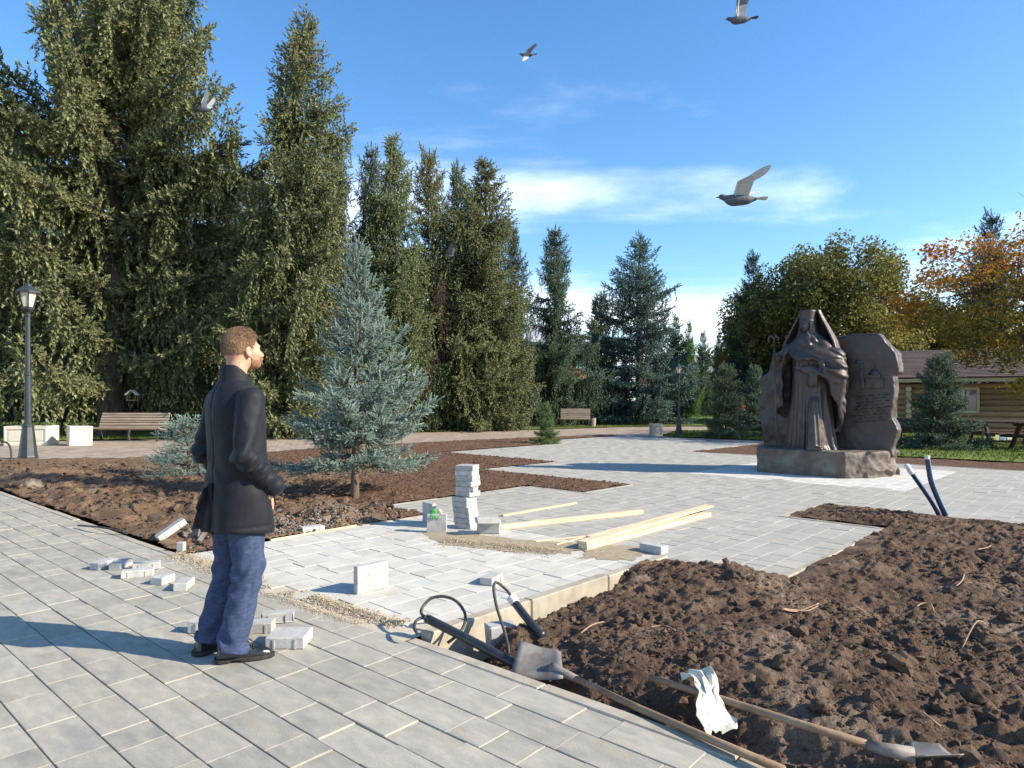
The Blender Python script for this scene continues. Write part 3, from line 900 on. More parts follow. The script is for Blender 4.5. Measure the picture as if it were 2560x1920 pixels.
def sprig(n, L, nl, nw, spread, rng, tipup=0.0):
    """a twig tip: n flat needles round an axis of length L along +X"""
    t = (np.arange(n) + .5) / n
    az = np.arange(n) * 2.39996 + rng.uniform(0, 6)
    sp = spread * (1.1 - .65 * t)
    ln = nl * (1 - .35 * np.abs(t - .45)) * rng.uniform(.8, 1.15, n)
    base = np.stack([t * L, 0*t, 0*t], 1)
    rad = np.stack([0*t, np.cos(az), np.sin(az)], 1)
    tan = np.stack([0*t, -np.sin(az), np.cos(az)], 1)
    d = np.cos(sp)[:, None] * np.array([1, 0, 0]) + np.sin(sp)[:, None] * rad
    V = np.stack([base - tan * nw / 2, base + tan * nw / 2, base + d * ln[:, None]], 1)
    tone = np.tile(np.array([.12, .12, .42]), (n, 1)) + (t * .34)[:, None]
    return V.reshape(-1, 3), tone.ravel()
def put(tmpls, P, D, S, rng, tone_add):
    """place sprigs: positions, directions, sizes"""
    P = np.asarray(P); D = np.asarray(D); S = np.asarray(S)
    D = D / np.linalg.norm(D, axis=1)[:, None]
    N = len(P); out, tn = [], []
    for k, (V, T) in enumerate(tmpls):
        s = np.arange(k, N, len(tmpls))
        d = D[s]
        r = rng.normal(size=(len(s), 3)); y = np.cross(d, r); y /= np.linalg.norm(y, axis=1)[:, None]
        z = np.cross(d, y)
        W = (V[None, :, 0:1] * d[:, None] + V[None, :, 1:2] * y[:, None] + V[None, :, 2:3] * z[:, None]) * S[s][:, None, None] + P[s][:, None]
        out.append(W.reshape(-1, 3)); tn.append((T[None] + tone_add[s][:, None]).ravel())
    return np.concatenate(out), np.clip(np.concatenate(tn), 0, 1)

def spruce_meshes(name, h, prof, crown0=.1, whorl=.45, nbr=7, e_lo=-.32, e_hi=.35, up=.22, tw=.22, twl=.36, curtain=.5, spr=.13, ss=1.0,
                  tm=(10, .20, .09, .035, .75), seed=1, trunk_r=.22, lean=(0, 0), irregular=.35, leader=.5, dead=0.0, cones=0, droop_sp=.5, uptip=.3, gaps=0.0, maxspr=60000, jit=.32):
    rng = np.random.RandomState(seed)
    tmpls = [sprig(tm[0], tm[1], tm[2], tm[3], tm[4], rng) for _ in range(4)]
    P, D, S, T = [], [], [], []
    dead_tubes, br = MB(), MB()
    leanv = np.array([lean[0], lean[1], 0.0])
    def axis(z):
        t = z / h
        return leanv * t * t * h + np.array([.10 * sin(z * .7 + seed), .10 * cos(z * .55 + seed * 2), 0]) * min(1, h / 15)
    z = h * crown0
    wi = 0
    while z < h * .985:
        t = (z / h - crown0) / (1 - crown0)
        R = prof(t) * h
        n = max(3, int(round(nbr * (1 if t < .8 else .8))))
        a0 = rng.uniform(0, 6.28)
        for k in range(n):
            az = a0 + 2 * pi * k / n + rng.normal(0, .22)
            zz = z + rng.uniform(-.5, .5) * whorl
            clump = float(vnoise(np.cos(az) * 1.2 + 5, np.sin(az) * 1.2 + zz / h * 9, seed=seed))
            L = R * (1 + irregular * clump + rng.normal(0, .12))
            if gaps and clump < -.45 and rng.uniform() < gaps: L *= .45
            if L < .12: L = .12
            e1 = e_lo + (e_hi - e_lo) * t + rng.normal(0, .08); e2 = up * rng.uniform(.5, 1.4)
            hd = np.array([cos(az), sin(az), 0])
            o = axis(zz) + np.array([0, 0, zz])
            def pt(s): return o + hd * L * s * (1 - .08 * s) + np.array([0, 0, L * (e1 * s + e2 * s ** 2.2)])
            ns = max(3, int(L / tw))
            br.tube([pt(s) for s in (0, .33, .66, .95)], [max(.006, .012 + .012 * L * (1 - s)) * (h / 16 if h > 5 else .55) for s in (0, .33, .66, .95)], 4, cap=False)
            isdead = dead and t < .42 and rng.uniform() < dead
            for j in range(ns + 1):
                s = .16 + .84 * (j + rng.uniform(-.3, .3)) / ns
                s = min(max(s, .05), 1.0)
                p = pt(s); q = pt(min(s + .05, 1.06)); tg = (q - p) / (np.linalg.norm(q - p) + 1e-9)
                side = np.cross(tg, [0, 0, 1.0])
                for sg in (-1, 1, 0):
                    if sg == 0 and (rng.uniform() > curtain): continue
                    lt = L * twl * (1.05 - s) ** .7 * rng.uniform(.6, 1.2) + ss * .10
                    if sg == 0:
                        d = np.array([0, 0, -1.0]) + tg * .15 + side * rng.normal(0, .15); lt = rng.uniform(.4, 1.1) * min(.75, .22 * L + .12) * droop_sp * 2
                    else:
                        d = tg * .75 + side * sg * rng.uniform(.6, 1.0) + np.array([0, 0, -droop_sp * rng.uniform(0, .7)])
                    d /= np.linalg.norm(d)
                    if isdead:
                        mid = p + d * lt * .5; end = p + d * lt + np.array([0, 0, -lt * .5])
                        dead_tubes.tube([p, mid, end], [.012, .009, .004], 3, cap=False)
                        if sg == 0: dead_tubes.tube([mid, mid + np.array([rng.normal(0, .15), rng.normal(0, .15), -.5])], [.008, .004], 3, cap=False)
                        continue
                    m = max(1, int(lt / (spr * ss)))
                    for i in range(m):
                        f = (i + .6) / m
                        pp = p + d * lt * f + np.array([0, 0, -droop_sp * .35 * lt * f * f])
                        w = rng.normal(size=3) * jit
                        dd = d + w + np.array([0, 0, uptip * rng.uniform(-.3, 1) if sg else -.25])
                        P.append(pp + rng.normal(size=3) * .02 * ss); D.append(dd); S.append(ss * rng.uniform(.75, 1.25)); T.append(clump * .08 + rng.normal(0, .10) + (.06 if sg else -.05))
                        if len(P) % 2 and sg:
                            P.append(pp); D.append(np.cross(dd, rng.normal(size=3)) * .8 + d * .7); S.append(ss * rng.uniform(.6, 1.0)); T.append(rng.normal(-.02, .10))
            P.append(pt(1.0)); D.append(pt(1.0) - pt(.93) + np.array([0, 0, .02])); S.append(ss * 1.25); T.append(.12)
        z += whorl * (1 - .35 * t) * rng.uniform(.85, 1.15)
        wi += 1
    # leader
    top = axis(h) + np.array([0, 0, h])
    for i in range(int(10 + leader * 18)):
        f = rng.uniform(0, 1) ** 1.2
        P.append(top - np.array([0, 0, leader * f * 1.2])); a = rng.uniform(0, 6.28)
        D.append([cos(a) * .6 * f, sin(a) * .6 * f, 1.0]); S.append(ss * rng.uniform(.6, .9)); T.append(.05)
    P, D, S, T = map(np.array, (P, D, S, T))
    if len(P) > maxspr:
        s = rng.permutation(len(P))[:maxspr]; P, D, S, T = P[s], D[s], S[s] * 1.12, T[s]
    V, tn = put(tmpls, P, D, S, rng, T)
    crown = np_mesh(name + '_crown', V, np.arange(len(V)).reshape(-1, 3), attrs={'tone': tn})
    zs = np.linspace(-.35, h * .97, 14)
    tr = MB()
    tr.tube([axis(max(q, 0)) + np.array([0, 0, q]) for q in zs], [trunk_r * (1.25 if i == 0 else 1) * max(.04, (1 - max(q, 0) / h)) ** .85 for i, q in enumerate(zs)], 9)
    tr.raw(br.v, br.f)
    trunk = tr.mesh(name + '_trunk', smooth=True, fix=False)
    deadm = dead_tubes.mesh(name + '_dead', fix=False) if dead_tubes.v else None
    conem = None
    if cones:
        s = np.where(P[:, 2] > h * .86)[0]; s = rng.permutation(s)[:cones]
        cb = MB()
        for i in s: cb.tube([P[i], P[i] + np.array([0, 0, -.07]), P[i] + np.array([0, 0, -.15])], [.02, .032, .012], 5)
        conem = cb.mesh(name + '_cones', fix=False)
    return dict(crown=crown, trunk=trunk, dead=deadm, cones=conem, h=h)

def spruce(src, mat_, loc, height, label, group, rz=0.0, tint=(1, 1, 1), name='spruce_tree', wide=1.0, cat='spruce'):
    s = height / src['h']
    r = empty(name, loc, rz, label, cat, group)
    r.scale = (s * wide, s * wide, s)
    add('trunk', src['trunk'], M_bark, r)
    c = add('crown', src['crown'], mat_, r)
    c.color = (*tint, 1)
    if src['dead']: add('dead_branches', src['dead'], M_deadtwig, r, kind='stuff')
    if src['cones']: add('cones', src['cones'], M_cone, r, kind='stuff')
    return r

conic = lambda R0, pw_=.8, bot=.12: (lambda t: R0 * ((1 - t) ** pw_) * min(1, .55 + .45 * t / bot if t < bot else 1) + .004)
column = lambda R0: (lambda t: R0 * (min(1, .75 + t * 2.5)) * (1 - t ** 2.6) ** .9 + .006)
G_big = 'old spruces along the promenade'
big_tm = (9, .28, .110, .055, .85)
S_broad = spruce_meshes('broad', 20, lambda t: .285 * (1 - t ** 1.25) ** .72 * (1 if t > .1 else .8 + 2 * t) + .01, crown0=.155, whorl=.92, nbr=7, e_lo=-.50, e_hi=.10, up=.52, tw=.145, twl=.17, curtain=.98, spr=.165, ss=1.2, tm=(9, .30, .115, .060, .85), seed=3, trunk_r=.46, irregular=.42, gaps=.5, droop_sp=.85, uptip=.5, maxspr=40000)
S_col = spruce_meshes('columnar', 16, lambda t: .135 * (min(1, .8 + t * 1.6)) * (1 - t ** 2.6) ** 1.05 + .006, crown0=.06, whorl=.62, nbr=7, e_lo=-.65, e_hi=.0, up=.45, tw=.15, twl=.21, curtain=.98, spr=.15, ss=1.0, tm=big_tm, seed=8, trunk_r=.24, irregular=.5, gaps=.4, droop_sp=.95, uptip=.5, lean=(.004, 0), cones=150, leader=.7, maxspr=22000)
S_mid = spruce_meshes('mid', 14, lambda t: .215 * (1 - t) ** .80 * (1 if t > .1 else .8 + 2 * t) + .006, crown0=.10, whorl=.66, nbr=7, e_lo=-.50, e_hi=.25, up=.45, tw=.145, twl=.20, curtain=.98, spr=.15, ss=1.0, tm=big_tm, seed=15, trunk_r=.25, irregular=.5, gaps=.5, droop_sp=.85, uptip=.5, cones=120, leader=.7, maxspr=21000)
S_dead = spruce_meshes('shedding', 14, lambda t: .18 * (1 - t) ** .75 + .006, crown0=.12, whorl=.66, nbr=7, e_lo=-.55, e_hi=.2, up=.42, tw=.14, twl=.24, curtain=.95, spr=.15, ss=1.0, tm=big_tm, seed=21, trunk_r=.24, irregular=.5, dead=.8, droop_sp=.9, uptip=.5, cones=120, leader=.7, maxspr=20000)
S_blue = spruce_meshes('bluecone', 11, lambda t: .32 * (1 - t) ** .88 * (1 if t > .08 else .85 + 2 * t) + .004, crown0=.09, whorl=.55, nbr=8, e_lo=-.25, e_hi=.35, up=.25, tw=.165, twl=.24, curtain=.6, spr=.14, ss=.95, tm=(9, .26, .095, .05, .85), seed=30, trunk_r=.22, irregular=.32, droop_sp=.5, uptip=.45, leader=.7, maxspr=19000)
S_young = spruce_meshes('young', 3.45, lambda t: (.335 * (1 - t) ** 1.08 * (.74 + 1.3 * t if t < .2 else 1) * (.88 + .18 * math.cos(t * 26)) + .008), crown0=.165, whorl=.25, nbr=10, e_lo=-.12, e_hi=.95, up=.18, tw=.075, twl=.34, curtain=.05, spr=.075, ss=.74, tm=(30, .165, .030, .0175, 1.0), seed=44, trunk_r=.065, irregular=.36, leader=.5, droop_sp=.15, uptip=.55, jit=.22, maxspr=7800)
S_low = spruce_meshes('low', 1.5, lambda t: .62 * (1 - t) ** .7 + .02, crown0=.08, whorl=.15, nbr=9, e_lo=-.08, e_hi=.5, up=.10, tw=.10, twl=.34, curtain=.1, spr=.085, ss=.62, tm=(28, .165, .030, .0175, 1.0), seed=52, trunk_r=.06, irregular=.35, leader=.2, droop_sp=.2, uptip=.55, jit=.2, maxspr=3600)
S_small = spruce_meshes('small', 2.6, lambda t: .38 * (1 - t) ** .9 * (.85 + .22 * math.cos(t * 30)) + .01, crown0=.05, whorl=.21, nbr=8, e_lo=-.12, e_hi=.6, up=.15, tw=.085, twl=.36, curtain=.15, spr=.10, ss=.95, tm=(12, .19, .044, .034, .95), seed=60, trunk_r=.05, irregular=.3, leader=.3, droop_sp=.2, uptip=.45, jit=.25, maxspr=6500)

def base_at(px, d): return Vector(((px - 1280) / FPX * d, d, 0))
def top_h(py, d): return EYE - (py - HZ) / FPX * d
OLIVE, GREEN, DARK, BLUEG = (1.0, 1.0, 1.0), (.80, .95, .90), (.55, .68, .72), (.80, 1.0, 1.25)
# old spruces, left to right
spruce(S_broad, M_needle, base_at(285, 27.5), 22.5, 'enormous old spruce with broad drooping boughs behind the long slatted bench', G_big, 0.6, OLIVE)
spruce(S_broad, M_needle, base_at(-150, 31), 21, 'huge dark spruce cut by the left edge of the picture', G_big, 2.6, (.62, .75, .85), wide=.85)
spruce(S_col, M_needle, base_at(705, 26.5), 16.6, 'tall narrow spruce whose leaning pointed top stands highest beside the enormous one', G_big, 0, OLIVE).rotation_euler = (0, radians(2.9), 0.0)
spruce(S_mid, M_needled, base_at(838, 30), 13.4, 'bluish old spruce hidden to its waist by the columnar leaning one', G_big, 1.3, (1.0, 1.05, 1.15), wide=.8)
spruce(S_mid, M_needle, base_at(925, 33), 14.0, 'old spruce with a short blunt top behind the young blue spruce', G_big, 4.0, GREEN, wide=.72)
spruce(S_col, M_needled, base_at(985, 29.5), 13.0, 'slim old spruce with a long needle-like top in the middle of the row', G_big, 2.1, (.95, 1.05, 1.0), wide=.95)
spruce(S_dead, M_needle, base_at(1078, 31.5), 13.1, 'old spruce with bare brown hanging twigs on its lower boughs', G_big, .9, OLIVE, wide=.95)
spruce(S_mid, M_needle, base_at(1140, 33.5), 13.4, 'old spruce with a crooked forked top right of the bare twigs', G_big, 5.2, GREEN, wide=.75)
spruce(S_col, M_needle, base_at(1213, 32), 12.8, 'old spruce with reddish cones clustered in its stubby top', G_big, 3.6, (.95, .95, .9), wide=1.2)
spruce(S_mid, M_needled, base_at(1285, 36), 10.8, 'shorter dense spruce at the right end of the crowded row', G_big, 2.2, (.8, .9, .8), wide=.85)
spruce(S_mid, M_needle, base_at(1374, 38), 11.3, 'lone leaning spruce with a bare lower trunk beyond the sapling', G_big, .2, (.75, .9, .8), wide=1.08).rotation_euler = (0, radians(2.0), .2)
spruce(S_blue, M_needled, base_at(1598, 40), 11.2, 'dark blue-grey cone shaped spruce standing alone beyond the promenade', 'spruces beyond the promenade', .7, (.72, .92, 1.15), wide=1.12)
spruce(S_small, M_needled, base_at(1502, 44), 8.3, 'thin wispy spruce squeezed beside the dark blue-grey one', 'spruces beyond the promenade', .4, (.8, .9, .7), wide=.55)
# smaller ones beyond the lamp
for i, (px, py, d, src_, wd, lab, tn) in enumerate([
    (1690, 785, 50, S_blue, .62, 'green spruce with a spiky top just right of the dark blue-grey spruce', (.75, 1.25, .45)),
    (1722, 800, 54, S_blue, .5, 'slender bright green spruce directly behind the far lamp', (.85, 1.35, .45)),
    (1757, 826, 58, S_blue, .62, 'rounded dark spruce in the gap of sky right of the far lamp', (.60, .85, .60)),
    (1797, 832, 62, S_blue, .55, 'most distant small spruce in the gap of sky beside the broad leafy tree', (.65, .85, .65)),
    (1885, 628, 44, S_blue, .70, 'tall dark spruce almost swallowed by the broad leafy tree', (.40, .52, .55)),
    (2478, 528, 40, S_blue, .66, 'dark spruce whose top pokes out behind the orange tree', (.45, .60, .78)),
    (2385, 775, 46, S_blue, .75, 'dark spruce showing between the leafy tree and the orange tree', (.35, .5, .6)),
    (1560, 900, 62, S_blue, .8, 'low dark spruce far behind the right-hand bench', (.40, .5, .4)),
    (1655, 950, 41, S_small, .9, 'small blue-grey spruce left of the far lamp post', (.8, .95, .9))]):
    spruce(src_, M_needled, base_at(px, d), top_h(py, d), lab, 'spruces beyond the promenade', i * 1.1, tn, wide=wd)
# the shaded wood behind the row
for i, (px, py, d) in enumerate([(-420, 250, 44), (-240, 330, 40), (40, 420, 46), (190, 500, 50), (420, 420, 47), (560, 450, 43), (640, 430, 52), (760, 560, 50), (880, 640, 54), (1030, 620, 52), (1160, 620, 56)]):
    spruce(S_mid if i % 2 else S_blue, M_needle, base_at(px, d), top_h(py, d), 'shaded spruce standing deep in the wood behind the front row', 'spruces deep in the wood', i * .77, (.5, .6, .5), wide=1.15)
# young blue spruces on the beds
G_y = 'young blue spruces'
spruce(S_young, M_needleb, gp(888, 1247, 0), 3.5, 'young silvery blue spruce in the dark bed right of the man', G_y, .4, (1.0, 1.0, .98), 'blue_spruce', wide=1.0)
spruce(S_low, M_needleb, gp(470, 1200, 0), 1.12, 'low spreading blue spruce half hidden behind the man', G_y, 1.0, (1.0, 1.05, 1.02), 'blue_spruce', wide=1.15)
spruce(S_small, M_needleb, gp(2352, 1124, 0), 2.75, 'blue spruce on the grass in front of the log cabin', G_y, .3, (.62, .72, .66), 'blue_spruce', wide=.98)
spruce(S_small, M_needleb, gp(1815, 1095, 0), 2.75, 'grey green young spruce between the far lamp and the monument', G_y, 1.9, (.85, .88, .68), 'blue_spruce', wide=.95)
spruce(S_small, M_needleb, gp(1886, 1080, 0), 2.95, 'young spruce with a thin bare leader close to the left side of the monument', G_y, 3.0, (.70, .86, .80), 'blue_spruce', wide=.8)
spruce(S_small, M_needleb, gp(1925, 1091, 0), 1.1, 'tiny bushy spruce at the foot of the left side of the monument', G_y, 4.0, (.5, .58, .5), 'blue_spruce', wide=1.5)
spruce(S_small, M_needle, gp(1366, 1109, 0), 1.35, 'spindly green spruce sapling in the tilled bed', 'saplings', .5, (.9, 1.15, .6), 'spruce_sapling', wide=.8)

# ---- broadleaf trees
def leafy(name, h, rx, rz_, zc, nclump, nleaf, lsz, seed, spread=.8, trunk_r=.22, bare=0.0, sky=0.0, limbs=6, tone_fn=None, flat=1.0):
    rng = np.random.RandomState(seed)
    tr = MB()
    tips = []
    fork = h * .24
    tr.tube([(0, 0, -.3), (.03, .02, fork * .5), (0, .05, fork)], [trunk_r * 1.2, trunk_r, trunk_r * .85], 10)
    for i in range(limbs):
        a = 2 * pi * i / limbs + rng.normal(0, .25)
        rr = rx * rng.uniform(.35, .75); zz = zc + rz_ * rng.uniform(-.2, .75)
        e = np.array([cos(a) * rr, sin(a) * rr, zz])
        m = np.array([cos(a) * rr * .35, sin(a) * rr * .35, fork + (zz - fork) * .5])
        tr.tube([(0, .03, fork * .92), m, e], [trunk_r * .55, trunk_r * .36, trunk_r * .12], 7, cap=False)
        tips.append((m, e))
    C = []
    for k in range(nclump):
        while True:
            q = rng.uniform(-1, 1, 3)
            n2 = (q ** 2).sum()
            if n2 < 1 and (n2 > .22 or rng.uniform() < .25): break
        n_ = 1 + .22 * float(vnoise(q[0] * 2.1 + 3, q[1] * 2.1, q[2] * 2.1, seed=seed))
        c = np.array([q[0] * rx, q[1] * rx, q[2] * rz_ + zc]) * np.array([n_, n_, 1])
        c[2] = max(c[2], zc - rz_ * .95)
        C.append(c)
        j = min(range(limbs), key=lambda i: min(np.linalg.norm(c - tips[i][0]), np.linalg.norm(c - tips[i][1])))
        m, e = tips[j]; f = rng.uniform(.45, 1); s = m + (e - m) * f
        md = (s + c) / 2 + rng.normal(size=3) * .12
        tr.tube([s, md, c], [trunk_r * .15, trunk_r * .09, trunk_r * .03], 4, cap=False)
        for _ in range(3):
            d = rng.normal(size=3) * spread * .55
            tr.tube([md + (c - md) * rng.uniform(.3, 1), c + d], [trunk_r * .05, .006], 3, cap=False)
    C = np.array(C)
    k = nclump * nleaf
    ci = rng.randint(0, nclump, k)
    off = rng.normal(size=(k, 3)); off *= (spread * rng.uniform(0, 1, k) ** .4 / np.linalg.norm(off, axis=1))[:, None]
    off[:, 2] *= flat
    Pl = C[ci] + off
    if bare: 
        keep = rng.uniform(0, 1, k) > bare * ease(zc, zc + rz_, Pl[:, 2])
        Pl, ci = Pl[keep], ci[keep]; k = len(Pl)
    n = rng.normal(size=(k, 3)); n[:, 2] = np.abs(n[:, 2]) * .8 + .2; n /= np.linalg.norm(n, axis=1)[:, None]
    t = np.cross(n, rng.normal(size=(k, 3))); t /= np.linalg.norm(t, axis=1)[:, None]
    b = np.cross(n, t); L = lsz * rng.uniform(.65, 1.3, k)[:, None]
    V = np.stack([Pl - t * L * .5, Pl + b * L * .33 + n * L * .10, Pl + t * L * .55 - n * L * .08, Pl - b * L * .33 + n * L * .10], 1).reshape(-1, 3)
    base = np.arange(k)[:, None] * 4
    Fc = np.concatenate([base + np.array([0, 1, 2]), base + np.array([0, 2, 3])])
    tone = np.clip(tone_fn(Pl, C[ci], rng), 0, 1)
    return dict(crown=np_mesh(name + '_crown', V, Fc, attrs={'tone': np.repeat(tone, 4)}), trunk=tr.mesh(name + '_trunk', smooth=True, fix=False))
def rampleaf(name, stops, trans=.35):
    m = leafmat(name, (0, 0, 0), (1, 1, 1), trans, .55)
    r = [n for n in m.node_tree.nodes if n.type == 'VALTORGB'][0]
    el = r.color_ramp.elements
    while len(el) < len(stops): el.new(.5)
    for i, (p, c) in enumerate(stops): el[i].position = p; el[i].color = (*c, 1)
    return m
M_leaf_g = rampleaf('autumn_olive_leaves', [(0, (.055, .068, .018)), (.4, (.15, .155, .042)), (.7, (.32, .28, .075)), (1, (.46, .34, .08))])
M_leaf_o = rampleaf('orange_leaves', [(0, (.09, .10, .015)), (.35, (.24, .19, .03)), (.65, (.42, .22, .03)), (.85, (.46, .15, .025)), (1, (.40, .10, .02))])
def tone_g(Pl, C, rng): return .42 + .22 * fbm(C[:, 0] * .5, C[:, 1] * .5, C[:, 2] * .5, oct=2, seed=3) + rng.normal(0, .17, len(Pl)) + .03 * (C[:, 0])
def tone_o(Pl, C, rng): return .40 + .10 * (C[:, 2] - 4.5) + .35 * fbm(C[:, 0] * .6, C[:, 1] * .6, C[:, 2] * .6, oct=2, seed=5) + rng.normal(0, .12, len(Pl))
def tree(src, m, loc, label, group, rz=0.0, sc=(1, 1, 1), tint=(1, 1, 1)):
    r = empty('leafy_tree', loc, rz, label, 'tree', group); r.scale = sc
    add('trunk', src['trunk'], M_bark2, r)
    c = add('crown', src['crown'], m, r); c.color = (*tint, 1)
    return r
L_lime = leafy('lime', 11, 5.0, 4.4, 6.4, 260, 210, .20, 71, spread=.95, trunk_r=.26, tone_fn=tone_g)
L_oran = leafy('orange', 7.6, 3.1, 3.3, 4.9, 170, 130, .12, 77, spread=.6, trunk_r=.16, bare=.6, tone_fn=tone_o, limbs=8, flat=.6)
G_l = 'broad leafy trees behind the monument'
tree(L_lime, M_leaf_g, base_at(2075, 42), 'broad leafy tree with olive and yellowing leaves rising behind the statue', G_l, 0, (1.0, 1.0, 1.03))
tree(L_lime, M_leaf_g, base_at(2290, 44), 'lower leafy tree with yellower leaves right of the one behind the statue', G_l, 2.2, (.78, .78, .74), (1.15, 1.05, .8))
tree(L_lime, M_leaf_g, base_at(1935, 47), 'dark green leafy tree left of and behind the statue', G_l, 4.1, (.84, .84, .86), (.75, .85, .9))
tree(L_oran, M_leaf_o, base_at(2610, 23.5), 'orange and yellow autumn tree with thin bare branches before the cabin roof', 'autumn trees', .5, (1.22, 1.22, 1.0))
tree(L_lime, M_leaf_g, base_at(2640, 44), 'olive leafy tree far behind the orange autumn tree', G_l, 1.2, (.6, .6, .6), (.9, .85, .7))
tree(L_oran, M_leaf_o, base_at(1835, 46), 'little rusty leaved tree behind the grey green young spruce', 'autumn trees', 2.5, (.5, .5, .62), (.8, .7, .7))
# ================================================================ STREET FURNITURE AND BUILDINGS
M_lampmetal = pmat('lamp_post_paint', [(.3, (.020, .028, .031)), (.7, (.034, .045, .049))], scale=5, rough=.45, spec=.5, bump=.05, bscale=40)
M_milk = pmat('milky_lamp_glass', [(.3, (.55, .50, .38)), (.7, (.66, .61, .48))], scale=3, rough=.35)
M_cream = pmat('cream_planter_paint', [(.3, (.62, .57, .44)), (.7, (.72, .67, .54))], scale=4, rough=.8, stain=(3, (.48, .43, .32), .5, .6), bump=.1, bscale=60)
M_grey_pl = pmat('weathered_planter', [(.3, (.42, .36, .26)), (.7, (.52, .46, .34))], scale=5, rough=.85, bump=.2, bscale=50)
M_slat = pmat('weathered_slats', [(.25, (.22, .16, .115)), (.5, (.34, .265, .20)), (.8, (.46, .39, .32))], scale=6, rough=.75, stretch=(.3, 4, 4), var=.16, bump=.25, bscale=40)
M_deck = pmat('orange_deck_wood', [(.3, (.26, .15, .075)), (.7, (.38, .235, .12))], scale=6, rough=.7, stretch=(.3, 4, 4), var=.12)
M_dark = pmat('dark_cast_side', [(.3, (.028, .028, .03)), (.7, (.05, .05, .052))], scale=6, rough=.6)
M_log = pmat('cabin_logs', [(.25, (.27, .155, .080)), (.5, (.39, .24, .13)), (.8, (.48, .33, .20))], scale=4, rough=.75, stretch=(.25, 3, 3), var=.14, bump=.3, bscale=20, stain=(2, (.20, .12, .06), .5, .6))
M_logend = pmat('log_end_grain', [(.3, (.44, .36, .20)), (.7, (.58, .49, .30))], scale=8, rough=.85, var=.12)
M_roofb = pmat('roof_boards', [(.25, (.085, .055, .045)), (.5, (.135, .090, .072)), (.8, (.20, .145, .12))], scale=4, rough=.65, stretch=(.3, 3, 3), var=.2, spec=.4)
M_fascia = pmat('pale_fascia_board', [(.3, (.45, .36, .22)), (.7, (.55, .46, .30))], scale=4, rough=.75)
M_pane = pmat('window_glass', [(.3, (.02, .024, .03)), (.7, (.05, .055, .06))], scale=2, rough=.08, spec=.8)
M_picnic = pmat('dark_picnic_wood', [(.3, (.05, .028, .018)), (.7, (.11, .06, .04))], scale=5, rough=.7, stretch=(.3, 3, 3), var=.15)

def lamp_post(loc, s, label):
    r = empty('street_lamp', loc, .15, label, 'street lamp', 'lantern lamps in the park'); r.scale = (s, s, s)
    MB().lathe([(.215, -.1), (.215, .05), (.20, .08), (.125, .78), (.135, .80), (.135, .84), (.09, .88)], n=8, rot0=pi/8).build('base', M_lampmetal, r)
    MB().lathe([(.078, .86), (.074, 2.05), (.086, 2.07), (.086, 2.12), (.060, 2.14), (.052, 3.50), (.066, 3.52), (.066, 3.56), (.045, 3.58), (.05, 3.62)], n=14).build('pole', M_lampmetal, r, smooth=False)
    MB().lathe([(.05, 3.60), (.14, 3.68), (.15, 3.74), (.128, 3.745)], n=6).build('lantern_cup', M_lampmetal, r)
    g = MB().lathe([(.118, 3.745), (.205, 4.10)], n=6).build('lamp_shade', M_milk, r)
    f = MB()
    for k in range(6):
        a = 2 * pi * k / 6
        f.tube([(.122 * cos(a), .122 * sin(a), 3.74), (.212 * cos(a), .212 * sin(a), 4.11)], .014, 5)
    f.build('lantern_frame', M_lampmetal, r)
    MB().lathe([(.215, 4.10), (.29, 4.09), (.285, 4.12), (.12, 4.25), (.075, 4.26), (.07, 4.30), (.03, 4.31), (.035, 4.35), (.012, 4.37), (.006, 4.47)], n=6).build('lamp_cap', M_lampmetal, r)
    return r
lamp_post(gp(70, 1147), 1.0, 'dark lantern lamp post beside the two cream planters')
lamp_post(gp(1697, 1089), .68, 'slim black lantern lamp post beside the small square planter near the conifers')

def planter(loc, w, h, rz, label, m, tilt=(0, 0)):
    r = empty('planter', loc, rz, label, 'planter', 'square park planters')
    r.rotation_euler = (tilt[0], tilt[1], rz)
    b = MB(); t = .05
    b.box((0, 0, h / 2), (w - .05, w - .05, h - .02))
    for sx in (-1, 1):
        for sy in (-1, 1): b.box((sx * (w / 2 - .035), sy * (w / 2 - .035), h / 2), (.07, .07, h), bev=.006)
    for z in (.05, h - .05):
        for s in (-1, 1):
            b.box((s * (w / 2 - .02), 0, z), (.04, w - .142, .10 - .004), bev=.004); b.box((0, s * (w / 2 - .02), z), (w - .142, .04, .10 - .004), bev=.004)
    b.build('body', m, r)
    for k in range(4):
        a = k * pi / 2
        MB().box((cos(a) * (w / 2 - .019), sin(a) * (w / 2 - .019), h / 2), (.014, w - .26, h - .30), rot=(0, 0, a), bev=.003).build('panel', m, r)
    MB().box((0, 0, h - .04), (w - .16, w - .16, .07)).build('soil_fill', M_soil2, r)
    return r
planter(gp(52, 1113), .64, .62, .10, 'cream square planter left of and behind the near lamp post', M_cream)
planter(gp(107, 1112), .64, .62, .06, 'cream square planter with a framed panel right of the near lamp post', M_cream)
planter(gp(198, 1113), .62, .62, .72, 'cream planter turned corner-on and tipped beside the long bench', M_cream, (.0, .03))
planter(gp(1640, 1090), .42, .50, .12, 'small weathered stone planter alone at the far edge of the paving', M_grey_pl)

